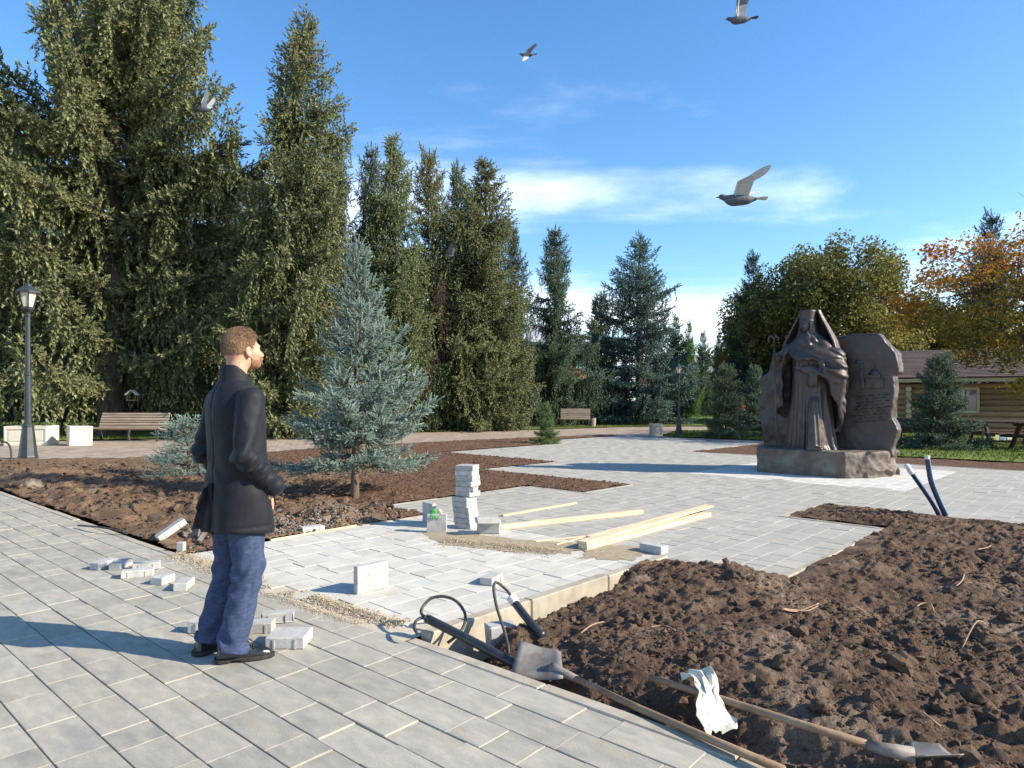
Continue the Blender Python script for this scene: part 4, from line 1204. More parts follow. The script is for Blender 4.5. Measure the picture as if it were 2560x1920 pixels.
def bench(loc, L, rz, label, name='bench'):
    r = empty(name, loc, rz, label, 'bench', 'slatted park benches')
    for i in range(5): MB().box((0, -.38 + i * .105, .45 - .012 * i + (.02 if i == 0 else 0)), (L, .075, .04), rot=(-.10, 0, 0), bev=.006).build('seat_slat', M_slat, r)
    for i in range(6): MB().box((0, .14 + i * .036, .50 + i * .09), (L, .035, .07), rot=(-.38, 0, 0), bev=.006).build('back_slat', M_slat, r)
    for s in (-1, 1):
        pts = [(-.46, 0), (-.38, 0), (-.34, .36), (.08, .32), (.16, 0), (.28, 0), (.20, .40), (.40, 1.0), (.34, 1.02), (.10, .44), (-.40, .47)]
        MB().prism(pts, s * (L / 2 - .06) - .025, s * (L / 2 - .06) + .025, 'x').build('leg', M_dark, r)
    MB().box((0, -.1, .2), (.05, .06, .42)).build('support_post', M_slat, r)
    return r
bench(gp(327, 1102), 2.5, -.04, 'long slatted bench in dappled shade under the enormous spruce')
bench(gp(1040, 1077), 2.0, .25, 'slatted bench half hidden behind the young silvery blue spruce')
bench(gp(1438, 1069), 1.55, -.15, 'slatted bench with a curved side next to the small bin')
def deck_bench(loc, L, rz, label):
    r = empty('deck_bench', loc, rz, label, 'bench', 'flat wooden park benches')
    for i in range(7): MB().box((0, -.30 + i * .1, .40), (L, .085, .045), bev=.005).build('seat_board', M_deck, r)
    for s in (-.36, .36): MB().box((s * L, 0, .19), (.34, .52, .37), bev=.01).build('leg', M_dark, r)
    return r
deck_bench(gp(1175, 1074), 1.6, .12, 'flat backless bench of orange boards close to the tree trunks')
deck_bench(gp(1262, 1074), 1.9, -.10, 'flat backless bench of orange boards nearer to the sapling')
r = empty('litter_bin', gp(1482, 1068.5), 0, 'small dark litter bin standing beside the right-hand slatted bench', 'bin')
MB().lathe([(.14, 0), (.15, .02), (.17, .50), (.155, .52)], n=14).build('body', M_slat, r)
MB().lathe([(.175, .50), (.18, .53), (.15, .54)], n=14).build('rim', M_dark, r)

# ---- log cabin: nine courses of round logs, crossed corner, boarded hip roof
cab = empty('log_cabin', (17.75, 30.0, 0), -radians(28), 'log cabin with a dark boarded roof behind the picnic tables', 'cabin')
LR = .122
logm = MB().tube([(0, 0, 0), (9.4, 0, 0)], LR, 12).mesh('log', smooth=True)
wl_ = MB().tube([(0, 0, 0), (2.12, 0, 0)], LR, 12).mesh('log', smooth=True)
for i in range(9):
    z = LR + i * .242
    if 4 <= i <= 7:
        add('log', wl_, M_log, cab, (-.42, 0, z)); o = add('log', logm, M_log, cab, (2.55, 0, z)); o.scale = (.66, 1, 1)
    else: add('log', logm, M_log, cab, (-.42, 0, z))
    zz = z + .121 if i < 8 else z
    if i < 8:
        lg = MB().tube([(0, -.42, 0), (0, 5.8, 0)], LR * random.uniform(.92, 1.05), 12).build('log', M_log, cab, smooth=True, loc=(0, 0, zz))
        MB().tube([(0, -.426, 0), (0, -.4195, 0)], LR * .93, 12).build('log_end', M_logend, lg)
wnd = MB()
for c, s in (((2.13, -.02, 1.44), (.78, .05, .88)),):
    for dx in (-.44, .44): wnd.box((c[0] + dx, -.13, 1.44), (.11, .06, 1.10), bev=.006)
    for dz in (-.50, .50): wnd.box((c[0], -.13, 1.44 + dz), (.77, .06, .10), bev=.006)
wf = wnd.build('window', M_fascia, cab)
MB().box((2.13, -.08, 1.44), (.78, .02, .90)).build('pane', M_pane, wf)
MB().box((2.13, -.11, 1.44), (.035, .03, .90)).build('mullion', M_dark, wf)
MB().box((4.2, -.70, 2.30), (10.8, .05, .16), bev=.008).build('fascia', M_fascia, cab)
for k in range(12): MB().box((-.2 + k * .82, -.38, 2.27), (.09, .62, .10)).build('rafter_end', M_fascia, cab)
roof = empty('roof', (0, 0, 0)); roof.parent = cab
nb = 21
for i in range(nb):
    t0 = i / nb
    y, z = -.78 + 4.0 * t0, 2.42 + 1.42 * t0
    xl, xr = -1.05 + .75 * t0, 9.6 - 1.2 * t0
    MB().box(((xl + xr) / 2, y + .07, z + .035), (xr - xl, .135, .045), rot=(.34, 0, 0), bev=.003).build('roof_board', M_roofb, roof)
MB().raw([(-1.0, -.70, 2.40), (9.5, -.70, 2.40), (8.4, 3.3, 3.82), (-.35, 3.3, 3.82), (-.9, 6.6, 2.40), (9.5, 6.6, 2.40)], [(0, 1, 2, 3), (0, 3, 4), (1, 5, 2), (3, 2, 5, 4), (0, 4, 5, 1)]).build('deck', M_dark, roof)

def picnic(loc, L, rz, label):
    r = empty('picnic_table', loc, rz, label, 'picnic table', 'dark picnic tables by the cabin')
    for i in range(5): MB().box((0, -.32 + i * .16, .80), (L, .145, .05), bev=.006).build('top_board', M_picnic, r)
    for s in (-1, 1):
        for i in range(2): MB().box((0, s * (.68 + i * .15), .46), (L, .135, .05), bev=.006).build('seat_board', M_picnic, r)
        MB().box((s * (L / 2 - .25), 0, .42), (.07, 1.65, .10)).build('cross_beam', M_picnic, r)
        MB().box((s * (L / 2 - .25), 0, .74), (.07, .75, .08)).build('cross_beam', M_picnic, r)
        for q in (-1, 1): MB().box((s * (L / 2 - .33), q * .42, .38), (.07, .10, .88), rot=(q * .42, 0, 0)).build('leg', M_picnic, r)
    MB().box((0, 0, .18), (L - .6, .10, .06)).build('stretcher', M_picnic, r)
    return r
picnic(gp(2520, 1118), 2.3, -.08, 'dark brown picnic table right of the blue spruce by the cabin')
picnic(gp(2310, 1106), 1.7, .12, 'dark brown picnic table hidden behind the blue spruce by the cabin')
picnic(gp(2620, 1128), 1.9, .1, 'dark brown picnic table cut by the right edge of the picture')
bn = empty('display_board', gp(2497, 1104), .05, 'low white board with green, yellow and blue panels under the picnic table', 'board')
MB().box((0, 0, .16), (1.1, .03, .30), bev=.004).build('backing', pmat('board_white', [(.3, (.6, .6, .58)), (.7, (.7, .7, .68))], rough=.6), bn)
for k, c in enumerate([(.03, .16, .09), (.50, .45, .12), (.16, .30, .42), (.60, .55, .40)]):
    MB().box((-.38 + k * .25, -.024, .17), (.18, .012, .20), bev=.002).build('panel', pmat('board_panel_%d' % k, [(.3, c), (.7, tuple(q * 1.2 for q in c))], rough=.6), bn)

# ---- buildings behind the trees
M_wall_o = pmat('orange_render', [(.3, (.42, .22, .12)), (.7, (.50, .28, .16))], scale=2, rough=.9)
M_wall_p = pmat('pink_render', [(.3, (.50, .36, .27)), (.7, (.58, .43, .33))], scale=2, rough=.9)
M_wall_b = pmat('red_brick_wall', [(.3, (.22, .085, .055)), (.7, (.30, .13, .085))], scale=5, rough=.9)
M_tin = pmat('grey_metal_roof', [(.3, (.40, .41, .42)), (.7, (.52, .53, .54))], scale=3, rough=.5)
M_whitew = pmat('white_trim', [(.3, (.66, .64, .60)), (.7, (.75, .73, .70))], scale=3, rough=.8)
M_tealg = pmat('teal_shop_glass', [(.3, (.05, .14, .13)), (.7, (.09, .20, .19))], scale=2, rough=.15, spec=.7)
def house(x0, x1, y, d, h, label, wall, storeys, pane=M_pane, name='park_building', base=None):
    r = empty(name, ((x0 + x1) / 2, y, 0), 0, label, 'building', None)
    w = x1 - x0
    MB().box((0, d / 2, h / 2 - .1), (w, d, h + .2)).build('wall', wall, r)
    if base: MB().box((0, -.05, .5), (w + .1, .1, 1.0)).build('plinth', base, r)
    MB().box((0, -.15, h - .12), (w + .5, .40, .30), bev=.02).build('cornice', M_whitew, r)
    MB().raw([(-w/2 - .5, -.5, h + .03), (w/2 + .5, -.5, h + .03), (w/2 + .5, d + .5, h + .03), (-w/2 - .5, d + .5, h + .03), (-w/2 + d/2, d/2, h + 2.4), (w/2 - d/2, d/2, h + 2.4)],
             [(0, 1, 5, 4), (1, 2, 5), (2, 3, 4, 5), (3, 0, 4), (0, 3, 2, 1)]).build('roof', M_tin, r)
    n = max(2, int(w / 3.2))
    for s in range(storeys):
        sh = h / storeys
        for k in range(n):
            x = -w / 2 + (k + .5) * w / n; z = s * sh + sh * .55
            f = MB()
            for dx in (-.68, .68): f.box((x + dx, -.04, z), (.12, .10, 1.9))
            for dz in (-.95, .95): f.box((x, -.05, z + dz), (1.5, .14, .12))
            fo = f.build('window', M_whitew, r)
            MB().box((x, -.02, z), (1.24, .03, 1.78)).build('pane', pane, fo)
    return r
house(-16, 9.0, 68, 10, 7.3, 'orange building with a grey hipped roof glimpsed between the spruce trunks', M_wall_o, 2, M_tealg)
house(-62, -20, 64, 10, 6.5, 'brick building deep in shade behind the enormous spruce', M_wall_b, 2)
house(16, 46, 78, 9, 4.6, 'low red building far behind the grey green young spruce', M_wall_b, 1)
r = empty('kiosk', (.6, 57, 0), 0, 'white kiosk with a red plinth bright between the distant trunks', 'kiosk')
MB().box((0, 1, 1.3), (1.9, 2, 1.9)).build('wall', M_whitew, r); MB().box((0, 1, .18), (2.0, 2.1, .36)).build('plinth', M_wall_b, r)
MB().box((0, 1, 2.30), (2.3, 2.4, .10)).build('roof', M_tin, r); MB().box((.1, -.02, 1.35), (.9, .05, .8), bev=.01).build('window', M_pane, r)
# iron fence behind the big spruce
fe = empty('iron_fence', (-21, 33.5, 0), .03, 'low dark iron fence in the shade behind the long bench', 'fence')
for k in range(9): MB().box((k * 1.5 - 6, 0, .55), (.07, .07, 1.15)).build('post', M_dark, fe)
for z in (.18, .95): MB().box((0, .045, z), (12.1, .03, .05)).build('rail', M_dark, fe)
bm_ = MB().box((0, 0, 0), (.022, .022, .76)).mesh('bar')
for k in range(72): add('bar', bm_, M_dark, fe, (-5.9 + k * .165, .02, .565))
# bird feeder hung beside the trunk
bf = empty('bird_feeder', at(331, 1002, 26.0), .1, 'little wooden bird feeder house hanging beside the enormous trunk', 'bird feeder')
MB().box((0, 0, .02), (.36, .26, .035), bev=.004).build('floor', M_deck, bf)
for sx in (-1, 1):
    for sy in (-1, 1): MB().box((sx * .15, sy * .10, .14), (.025, .025, .21)).build('post', M_deck, bf)
    MB().box((sx * .105, 0, .32), (.29, .34, .018), rot=(0, sx * .72, 0)).build('roof_panel', M_whitew, bf)
MB().tube([(0, 0, .42), (0, 0, 1.3)], .006, 5).build('wire', M_dark, bf)

# ================================================================ BUILDERS' THINGS
M_block = pmat('loose_paver_grey', [(.25, (.32, .315, .295)), (.5, (.42, .415, .39)), (.8, (.52, .51, .48))], scale=14, rough=.9, bump=.35, bscale=[90, 260], var=.10, fine=(120, .2), bdist=.005,
               stain=(7, (.30, .30, .31), .5, .58))
M_pine = pmat('fresh_pine', [(.25, (.50, .36, .20)), (.5, (.66, .52, .33)), (.8, (.74, .62, .44))], scale=5, rough=.75, stretch=(.4, 6, 6), var=.06, bump=.15, bscale=40, stain=(3, (.44, .30, .17), .4, .62))
M_pipe = pmat('black_plastic_pipe', [(.3, (.018, .021, .026)), (.7, (.034, .038, .045))], scale=20, rough=.32, spec=.5, stain=(8, (.16, .15, .13), .5, .60))
M_bpipe = pmat('blue_black_pipe', [(.3, (.014, .024, .05)), (.7, (.026, .042, .085))], scale=12, rough=.35, spec=.5)
M_stripe = pmat('pale_blue_pipe_stripe', [(.3, (.16, .27, .42)), (.7, (.22, .34, .5))], scale=10, rough=.4)
M_cable = pmat('dusty_black_cable', [(.3, (.028, .028, .028)), (.7, (.085, .08, .072))], scale=30, rough=.55)
M_tape = pmat('white_tape', [(.3, (.62, .62, .62)), (.7, (.74, .74, .74))], scale=30, rough=.5, bump=.5, bscale=60)
M_steel = pmat('muddy_steel', [(.25, (.13, .12, .105)), (.5, (.20, .185, .165)), (.8, (.28, .26, .235))], scale=9, rough=.6, spec=.4, metal=.15, stain=[(7, (.15, .10, .065), .85, .50)], bump=.15, bscale=50, rvar=.12)
M_handle = pmat('worn_wood_handle', [(.25, (.17, .105, .06)), (.5, (.27, .18, .11)), (.8, (.36, .26, .17))], scale=9, rough=.7, stretch=(1, 1, 1), stain=(5, (.14, .09, .06), .6, .58), bump=.2, bscale=50)
M_rag = pmat('cream_rag', [(.3, (.58, .56, .44)), (.7, (.70, .68, .56))], scale=6, rough=.85, bump=.25, bscale=60, stain=(5, (.48, .45, .26), .6, .60))
M_leaf = pmat('yellow_leaf', [(.3, (.52, .36, .08)), (.7, (.62, .46, .14))], scale=20, rough=.6)
M_root = pmat('dry_roots', [(.3, (.26, .16, .10)), (.7, (.42, .29, .19))], scale=20, rough=.9)
G_b = 'loose grey pavers lying about'
def loose(center, L, W, Hh, rz, label, rot=(0, 0), group=G_b, z=0.0, ribs=True, name='loose_paver', chip=.0):
    b = MB().box((0, 0, Hh / 2), (L, W, Hh), bev=.005, jit=chip)
    if ribs:
        for s in (-1, 1):
            for f in (-.27, .27): b.box((f * L, s * (W / 2 + .002), Hh / 2 - .004), (.012, .006, Hh * .8))
    o = add(name, b.mesh('loose_paver'), M_block, None, (center[0], center[1], z), (rot[0], rot[1], rz), label, 'paver', group)
    return o
def axis_block(a, b, L, W, Hh, label, z=0.0, rot=(0, 0), **k):
    A, B = gp(*a, z), gp(*b, z); c = (A + B) / 2
    return loose(c, L, W, Hh, atan2(B.y - A.y, B.x - A.x), label, z=z, rot=rot, **k)
def edge_block(a, b, dep, Hh, label, z=0.0, L=None, rot=(0, 0), **k):
    A, B = gp(*a, z), gp(*b, z); d = (B - A); l = L or d.length; d.normalize(); n = Vector((-d.y, d.x, 0))
    c = A + d * l / 2 + n * dep / 2
    return loose(c, l, dep, Hh, atan2(d.y, d.x), label, z=z, rot=rot, **k)
c1 = lambda x, y: (x / 2.458, 1100 + y / 2.458)
c2 = lambda x, y: (600 + x / 2.458, 1100 + y / 2.458)
c3 = lambda x, y: (1200 + x / 2.458, 1000 + y / 2.458)
c4 = lambda x, y: (1660 + x / 2.458, 1245 + y / 2.458)
c5 = lambda x, y: (900 + x / 3.16, 1400 + y / 3.16)
axis_block(c1(575, 800), c1(700, 765), .20, .10, .06, 'loose paver at the left end of the row behind the flying bird shadow')
axis_block(c1(700, 803), c1(785, 765), .20, .10, .06, 'second loose paver from the left, pointing away beside the first')
axis_block(c1(815, 800), c1(985, 785), .21, .10, .06, 'pale loose paver behind the others in the row left of the man')
axis_block(c1(745, 848), c1(945, 830), .235, .10, .06, 'loose paver with ribbed side in the middle of the row left of the man')
axis_block(c1(955, 895), c1(1045, 862), .15, .11, .06, 'broken half paver second from the man in the row')
axis_block(c1(1090, 945), c1(1170, 875), .20, .10, .06, 'loose paver pointing away nearest the man in the row')
edge_block(c1(1150, 1190), c1(1395, 1196), .10, .075, 'paver behind the left heel of the man')
edge_block(c1(1505, 1196), c1(1650, 1190), .11, .065, 'paver seen just right of the trouser legs', L=.16)
axis_block(c1(1620, 1118), c1(1800, 1105), .20, .10, .06, 'chipped paver lying on its side behind the big one at the shoes', chip=.008)
edge_block(c1(1627, 1288), c1(1868, 1286), .19, .068, 'large thick ribbed paver in front of the right shoe')
edge_block(c2(722, 952), c2(912, 905), .055, .205, 'large paver standing upright on its edge in the middle of the pale strip', ribs=False)
axis_block(c2(1522, 888), c2(1570, 862), .20, .11, .06, 'small paver pointing away near the upright cable')
edge_block(c2(1120, 502), c2(1222, 528), .06, .235, 'dark upright paver behind the one with the gloves', ribs=False, L=.21)
gl_o = edge_block(c2(1148, 570), c2(1260, 570), .06, .205, 'upright paver with work gloves laid on its top', ribs=False, L=.215)
edge_block(c2(385, 578), c2(530, 560), .12, .065, 'paver at the left edge of the pale strip by the rough soil', L=.25)
edge_block(c3(978, 927), c3(1092, 950), .12, .075, 'paver with string at the corner of the paving by the dug soil', L=.25)
edge_block(c2(1456, 575), c2(1592, 577), .14, .125, 'broken block with a chipped face at the foot of the tall stack', L=.245, ribs=False, chip=.006)
edge_block(c2(1456, 520), c2(1600, 515), .16, .06, 'broken slab lying on the chipped block beside the tall stack', z=.126, L=.25, ribs=False, chip=.006, rot=(.0, .03))
p = gp(432, 1352)
loose(p, .30, .11, .065, .75, 'paver leaning up on the rough soil left of the man', rot=(0, -.55), z=.09)
edge_block((441, 1380), (456, 1380), .06, .09, 'small cut piece of paver standing in the sand left of the man', L=.065, ribs=False)
# the tall stack: every paver its own
sb = gp(1166, 1322)
shift = [(.00, .00, .5), (-.01, .0, .5), (-.01, .01, .53), (-.02, .0, .50), (-.025, .0, .62), (-.03, .01, .60), (.012, .02, .66), (.0, .0, .22), (.015, -.01, .55), (.01, .0, .40), (.0, .01, .36), (.005, .0, .33)]
ords = ['bottom', 'second from the bottom', 'third from the bottom', 'fourth from the bottom', 'fifth from the bottom', 'sixth from the bottom', 'sixth from the top', 'fifth from the top', 'fourth from the top', 'third from the top', 'second from the top', 'topmost']
for i, (dx, dy, a) in enumerate(shift):
    loose((sb.x + dx, sb.y + dy + .08), .215, .19, .058, -a, 'grey paver %s of the tall leaning stack' % (ords[i] if i else 'at the bottom'), z=i * .0595 + .001, group='pavers of the tall stack')
# work gloves draped over the upright paver
M_gl1 = pmat('green_glove', [(.3, (.05, .22, .06)), (.7, (.09, .32, .10))], scale=30, rough=.8)
M_gl2 = pmat('cream_glove', [(.3, (.55, .46, .25)), (.7, (.68, .60, .38))], scale=30, rough=.9)
def glove_f(X, Y, Z):
    f = ell(X, Y, Z, (0, 0, 0), (.042, .022, .035))
    for i in range(4):
        f = smin(f, cap(X, Y, Z, (-.028 + i * .019, -.012, -.015), (-.036 + i * .024, -.040, -.062 - .008 * (i % 2)), .010, .008), .008)
    f = smin(f, cap(X, Y, Z, (.03, 0, 0), (.062, -.018, -.028), .011, .009), .008)
    return smin(f, cap(X, Y, Z, (0, .01, .01), (-.01, .045, -.012), .026, .028), .012)
gm = net('work_glove', glove_f, (-.09, -.09, -.10), (.10, .10, .07), .006)
gc = gl_o.location
gl = add('work_glove', gm, M_gl1, None, (gc.x - .03, gc.y, .222), (0, 0, .2), 'green work glove hanging over the upright paver', 'glove', 'work gloves')
g2 = add('work_glove', gm.copy(), M_gl2, None, (gc.x + .022, gc.y + .005, .226), (.1, .1, -.5), 'cream work glove on top of the green one', 'glove', 'work gloves')
g2.scale = (.75, .75, .75); g2.data.materials.clear(); g2.data.materials.append(M_gl2)

# planks
G_p = 'pine planks lying on the paving'
def plank(a, b, w, h, label, z=0.0, za=0.0, name='plank', m=M_pine, group=G_p):
    A, B = gp(*a, z), gp(*b, z); d = B - A
    MBx = MB().box((0, 0, h / 2), (d.length, w, h), bev=.003)
    c = (A + B) / 2
    return add(name, MBx.mesh(name), m, None, (c.x, c.y, z + za), (0, 0, atan2(d.y, d.x)), label, 'plank', group)
plank((1454, 1360), (1773, 1267), .12, .026, 'upper pine plank with a dark soiled edge lying over the thicker one', z=.052)
plank((1457, 1374), (1768, 1290), .11, .05, 'thick pine plank nearest the corner paver')
plank((1470, 1352), (1700, 1290), .06, .05, 'narrow batten under the upper pine plank')
plank((1249, 1323), (1604, 1284), .075, .05, 'long pine batten running from the broken block')
plank((1255, 1291), (1440, 1259), .05, .022, 'thin short batten farthest back on the paving')
plank((1338, 1355), (1462, 1342), .025, .012, 'thin splintered stick lying in the sand by the planks')
plank((1390, 1363), (1455, 1345), .025, .012, 'short splintered stick crossing the other one in the sand')
plank((676, 1353), (890, 1316), .03, .02, 'thin pine lath along the left edge of the pale strip', m=M_pine)

# pipes and cables
def curve_obj(name, pts, rad, m, label, cat, group=None, n=9, parent=None, sub=6):
    P = [Vector(p) for p in pts]
    out = []
    for i in range(len(P) - 1):
        p0, p1, p2, p3 = P[max(i - 1, 0)], P[i], P[i + 1], P[min(i + 2, len(P) - 1)]
        for k in range(sub):
            t = k / sub
            out.append(.5 * ((2 * p1) + (p2 - p0) * t + (2 * p0 - 5 * p1 + 4 * p2 - p3) * t * t + (3 * p1 - p0 - 3 * p2 + p3) * t ** 3))
    out.append(P[-1])
    return add(name, MB().tube(out, rad, n).mesh(name, smooth=True), m, parent, label=label, cat=cat, group=group)
G_pi, G_c = 'plastic conduit pipes', 'black cables'
a5 = lambda x, y, d: at(*c5(x, y), d)
p1_ = curve_obj('conduit_pipe', [a5(530, 462, 4.12), a5(880, 640, 3.93), a5(1240, 832, 3.74)], .027, M_pipe, 'black conduit pipe lying across the trench with a cable loop at its end', 'pipe', G_pi, 12)
curve_obj('pipe_mouth', [a5(524, 459, 4.125), a5(545, 470, 4.115)], .029, M_steel, None, None, parent=p1_)
p2_ = curve_obj('conduit_pipe', [a5(1215, 325, 4.24), a5(1310, 450, 4.14), a5(1445, 605, 4.02)], .026, M_pipe, 'black conduit pipe with a white taped end sticking up out of the soil', 'pipe', G_pi, 12)
curve_obj('tape', [a5(1192, 292, 4.26), a5(1228, 342, 4.23)], .031, M_tape, None, None, parent=p2_)
curve_obj('cable', [a5(545, 465, 4.11), a5(490, 430, 4.14), a5(490, 380, 4.2), a5(560, 305, 4.25), a5(660, 288, 4.25), a5(760, 325, 4.22), a5(828, 420, 4.15), a5(820, 520, 4.08), a5(760, 600, 4.0), a5(690, 655, 3.98)], .0095, M_cable, 'cable forming a big round loop at the end of the lying pipe', 'cable', G_c)
curve_obj('cable', [a5(540, 462, 4.12), a5(480, 458, 4.12), a5(438, 490, 4.08), a5(430, 540, 4.0), a5(452, 578, 3.96)], .0095, M_cable, 'short hooked cable bending down from the lying pipe', 'cable', G_c)
curve_obj('cable', [a5(1212, 320, 4.24), a5(1170, 250, 4.26), a5(1110, 195, 4.24), a5(1070, 178, 4.2), a5(1056, 230, 4.14), a5(1080, 370, 4.06), a5(1140, 560, 3.95), a5(1170, 680, 3.88), a5(1172, 745, 3.86)], .0095, M_cable, 'cable arching up from the taped pipe and down into the trench', 'cable', G_c)
G_bp = 'blue-black pipes in the far soil corner'
q1 = curve_obj('conduit_pipe', [at(2352, 1296, 8.28), at(2325, 1248, 8.24), at(2272, 1172, 8.2)], .027, M_bpipe, 'straight blue-black pipe leaning left with a clear plastic cap', 'pipe', G_bp, 12)
curve_obj('cap', [at(2280, 1184, 8.205), at(2266, 1163, 8.195)], .032, M_tape, None, None, parent=q1)
q2 = curve_obj('conduit_pipe', [at(2364, 1293, 8.32), at(2345, 1250, 8.34), at(2326, 1200, 8.38), at(2318, 1142, 8.4)], .027, M_bpipe, 'curved blue-black pipe standing upright with a taped top', 'pipe', G_bp, 12)
curve_obj('tape', [at(2318, 1148, 8.4), at(2318, 1139, 8.4)], .030, M_tape, None, None, parent=q2)
curve_obj('stripe', [at(2370, 1288, 8.295), at(2351, 1248, 8.315), at(2332, 1198, 8.355), at(2324, 1150, 8.375)], .008, M_stripe, None, None, parent=q2)
curve_obj('stripe', [at(2346, 1275, 8.235), at(2322, 1237, 8.21), at(2286, 1186, 8.17)], .008, M_stripe, None, None, parent=q1)
curve_obj('cable', [at(4, 1106, 15.8), at(16, 1106, 15.8), at(26, 1120, 15.7), at(29, 1152, 15.5)], .022, M_cable, 'grey cable arching out of the soil left of the near lamp post', 'cable', G_c)
curve_obj('cable', [at(530, 1118, 8.3), at(508, 1135, 8.2), at(498, 1158, 8.1), at(503, 1186, 8.0), at(525, 1208, 7.9)], .013, M_cable, 'cable bow standing in the soil behind the man', 'cable', G_c)
curve_obj('cable', [gp(318, 1334, .02), gp(290, 1325, .05), gp(240, 1317, .06), gp(195, 1314, .03)], .010, M_cable, 'thin dark strand standing in for a cable loop shadow on the path edge', 'cable', G_c)  # added strand in place of the shadow of a cable loop
mb = MB(); A, B = at(493, 1360, 6.85), at(527, 1304, 6.95)
mb.tube([A, B + (B - A) * .35], .028, 6)
mb.build('metal_bar', M_steel, None, label='grey metal bar stuck slanting in the soil behind the coat tail', cat='metal bar')
edge_block((1226, 1632), (1290, 1624), .12, .15, 'concrete block lying in the trench behind the lying pipe', z=-.10, L=.17, ribs=False, chip=.008, group=None, name='concrete_block')

# shovels
def blade(corners, parent, n=9):
    TL, TR, BR, BL = [Vector(c) for c in corners]
    V, Fq = [], []
    nr = ((TR - TL).cross(BL - TL)).normalized()
    if nr.z < 0: nr = -nr
    for j in range(n):
        for i in range(n):
            s, t = i / (n - 1), j / (n - 1)
            # rounded top corners
            e = max(0, .16 - s, s - .84) / .16; t2 = t + (1 - t) * .10 * e ** 2 * (1 - t)
            p = TL.lerp(TR, s).lerp(BL.lerp(BR, s), t2)
            V.append(p + nr * (.022 * (2 * s - 1) ** 2 - .01 * t))
    m = n * n
    V += [p - nr * .004 for p in V]
    for j in range(n - 1):
        for i in range(n - 1):
            a = j * n + i
            Fq += [(a, a + 1, a + n + 1, a + n), (a + m, a + n + m, a + n + 1 + m, a + 1 + m)]
    bd = [i for i in range(n)] + [j * n + n - 1 for j in range(1, n)] + [(n - 1) * n + i for i in range(n - 2, -1, -1)] + [j * n for j in range(n - 2, 0, -1)]
    for a, b in zip(bd, bd[1:] + bd[:1]): Fq.append((a, b, b + m, a + m))
    return MB().raw(V, Fq).build('blade', M_steel, parent, smooth=True)
sh = empty('shovel', gp(1500, 1730, 0), 0, 'shovel with a square steel blade lying along the kerb by the lying pipe', 'shovel', 'shovels left on the soil')
off = -sh.location
def rel(p): return Vector(p) + off
blade([rel(at(1300, 1604, 3.84)), rel(at(1402, 1630, 3.76)), rel(at(1408, 1700, 3.50)), rel(at(1276, 1690, 3.60))], sh)
hp = [at(1395, 1676, 3.60), at(1440, 1697, 3.48), at(1600, 1772, 3.10), at(1780, 1850, 2.80), at(1960, 1926, 2.56)]
MB().tube([rel(at(1378, 1668, 3.62)), rel(hp[0]), rel(hp[1])], [.034, .026, .020], 10).build('socket', M_steel, sh, smooth=True)
MB().tube([rel(p) for p in hp[1:]], [.0165, .0175, .0175, .018], 10).build('handle', M_handle, sh, smooth=True)
s2 = empty('shovel', gp(1950, 1790, .06), 0, 'shovel with a pale worn handle lying on the soil under the cream rag', 'shovel', 'shovels left on the soil')
off = -s2.location
hp = [at(1624, 1694, 3.29), at(1740, 1728, 3.13), at(2000, 1810, 2.81), at(2170, 1862, 2.64)]
MB().tube([rel(p) for p in hp], [.016, .0165, .017, .017], 10).build('handle', M_handle, s2, smooth=True)
MB().tube([rel(hp[3]), rel(at(2205, 1872, 2.61)), rel(at(2285, 1888, 2.57))], [.019, .024, .030], 10).build('socket', M_steel, s2, smooth=True)
blade([rel(at(2270, 1868, 2.66)), rel(at(2295, 1905, 2.50)), rel(at(2412, 1893, 2.50)), rel(at(2350, 1866, 2.62))], s2)
# rag over the handle
nu, nv_ = 26, 46
cen = [(1722, 1695, 3.27, .050), (1748, 1692, 3.22, .062), (1765, 1712, 3.12, .055), (1770, 1735, 3.06, .046), (1776, 1775, 2.99, .060), (1790, 1800, 2.95, .088), (1800, 1822, 2.91, .072), (1792, 1836, 2.89, .03)]
V = []
for j in range(nv_):
    t = j / (nv_ - 1) * (len(cen) - 1); i0 = min(int(t), len(cen) - 2); f = t - i0; f = f * f * (3 - 2 * f)
    q = [cen[i0][k] * (1 - f) + cen[i0 + 1][k] * f for k in range(4)]
    c = at(q[0], q[1], q[2])
    for i in range(nu):
        s = i / (nu - 1) * 2 - 1
        wob = .016 * sin(s * 7 + j * .12) + .010 * sin(s * 15 - j * .2) + .018 * float(vnoise(s * 2.5, j * .16, seed=4))
        V.append((c.x + s * q[3] * 1.05 + .010 * float(vnoise(s * 3 + 9, j * .2)), c.y + wob + .02 * s, c.z + .6 * wob + .012 + .02 * s * s * float(vnoise(j * .2, 3.3))))
Fq = [(j * nu + i, j * nu + i + 1, (j + 1) * nu + i + 1, (j + 1) * nu + i) for j in range(nv_ - 1) for i in range(nu - 1)]
me = MB().raw(V, Fq).mesh('rag', smooth=True)
rg = add('rag', me, M_rag, label='crumpled cream rag hanging over the shovel handle', cat='rag')
md = rg.modifiers.new('thick', 'SOLIDIFY'); md.thickness = .003
md = rg.modifiers.new('sub', 'SUBSURF'); md.levels = md.render_levels = 1
lf = at(1822, 1800, 2.99)
MB().raw([(-.022, 0, 0), (0, -.012, .006), (.024, 0, .0), (0, .013, .008), (-.022, 0, -.002), (0, -.012, .004), (.024, 0, -.002), (0, .013, .006)], [(0, 1, 2), (0, 2, 3), (6, 5, 4), (7, 6, 4)]).build('fallen_leaf', M_leaf, None, loc=lf, rot=(.5, .3, .6), label='yellow fallen leaf lying on the crumpled cream rag', cat='leaf')

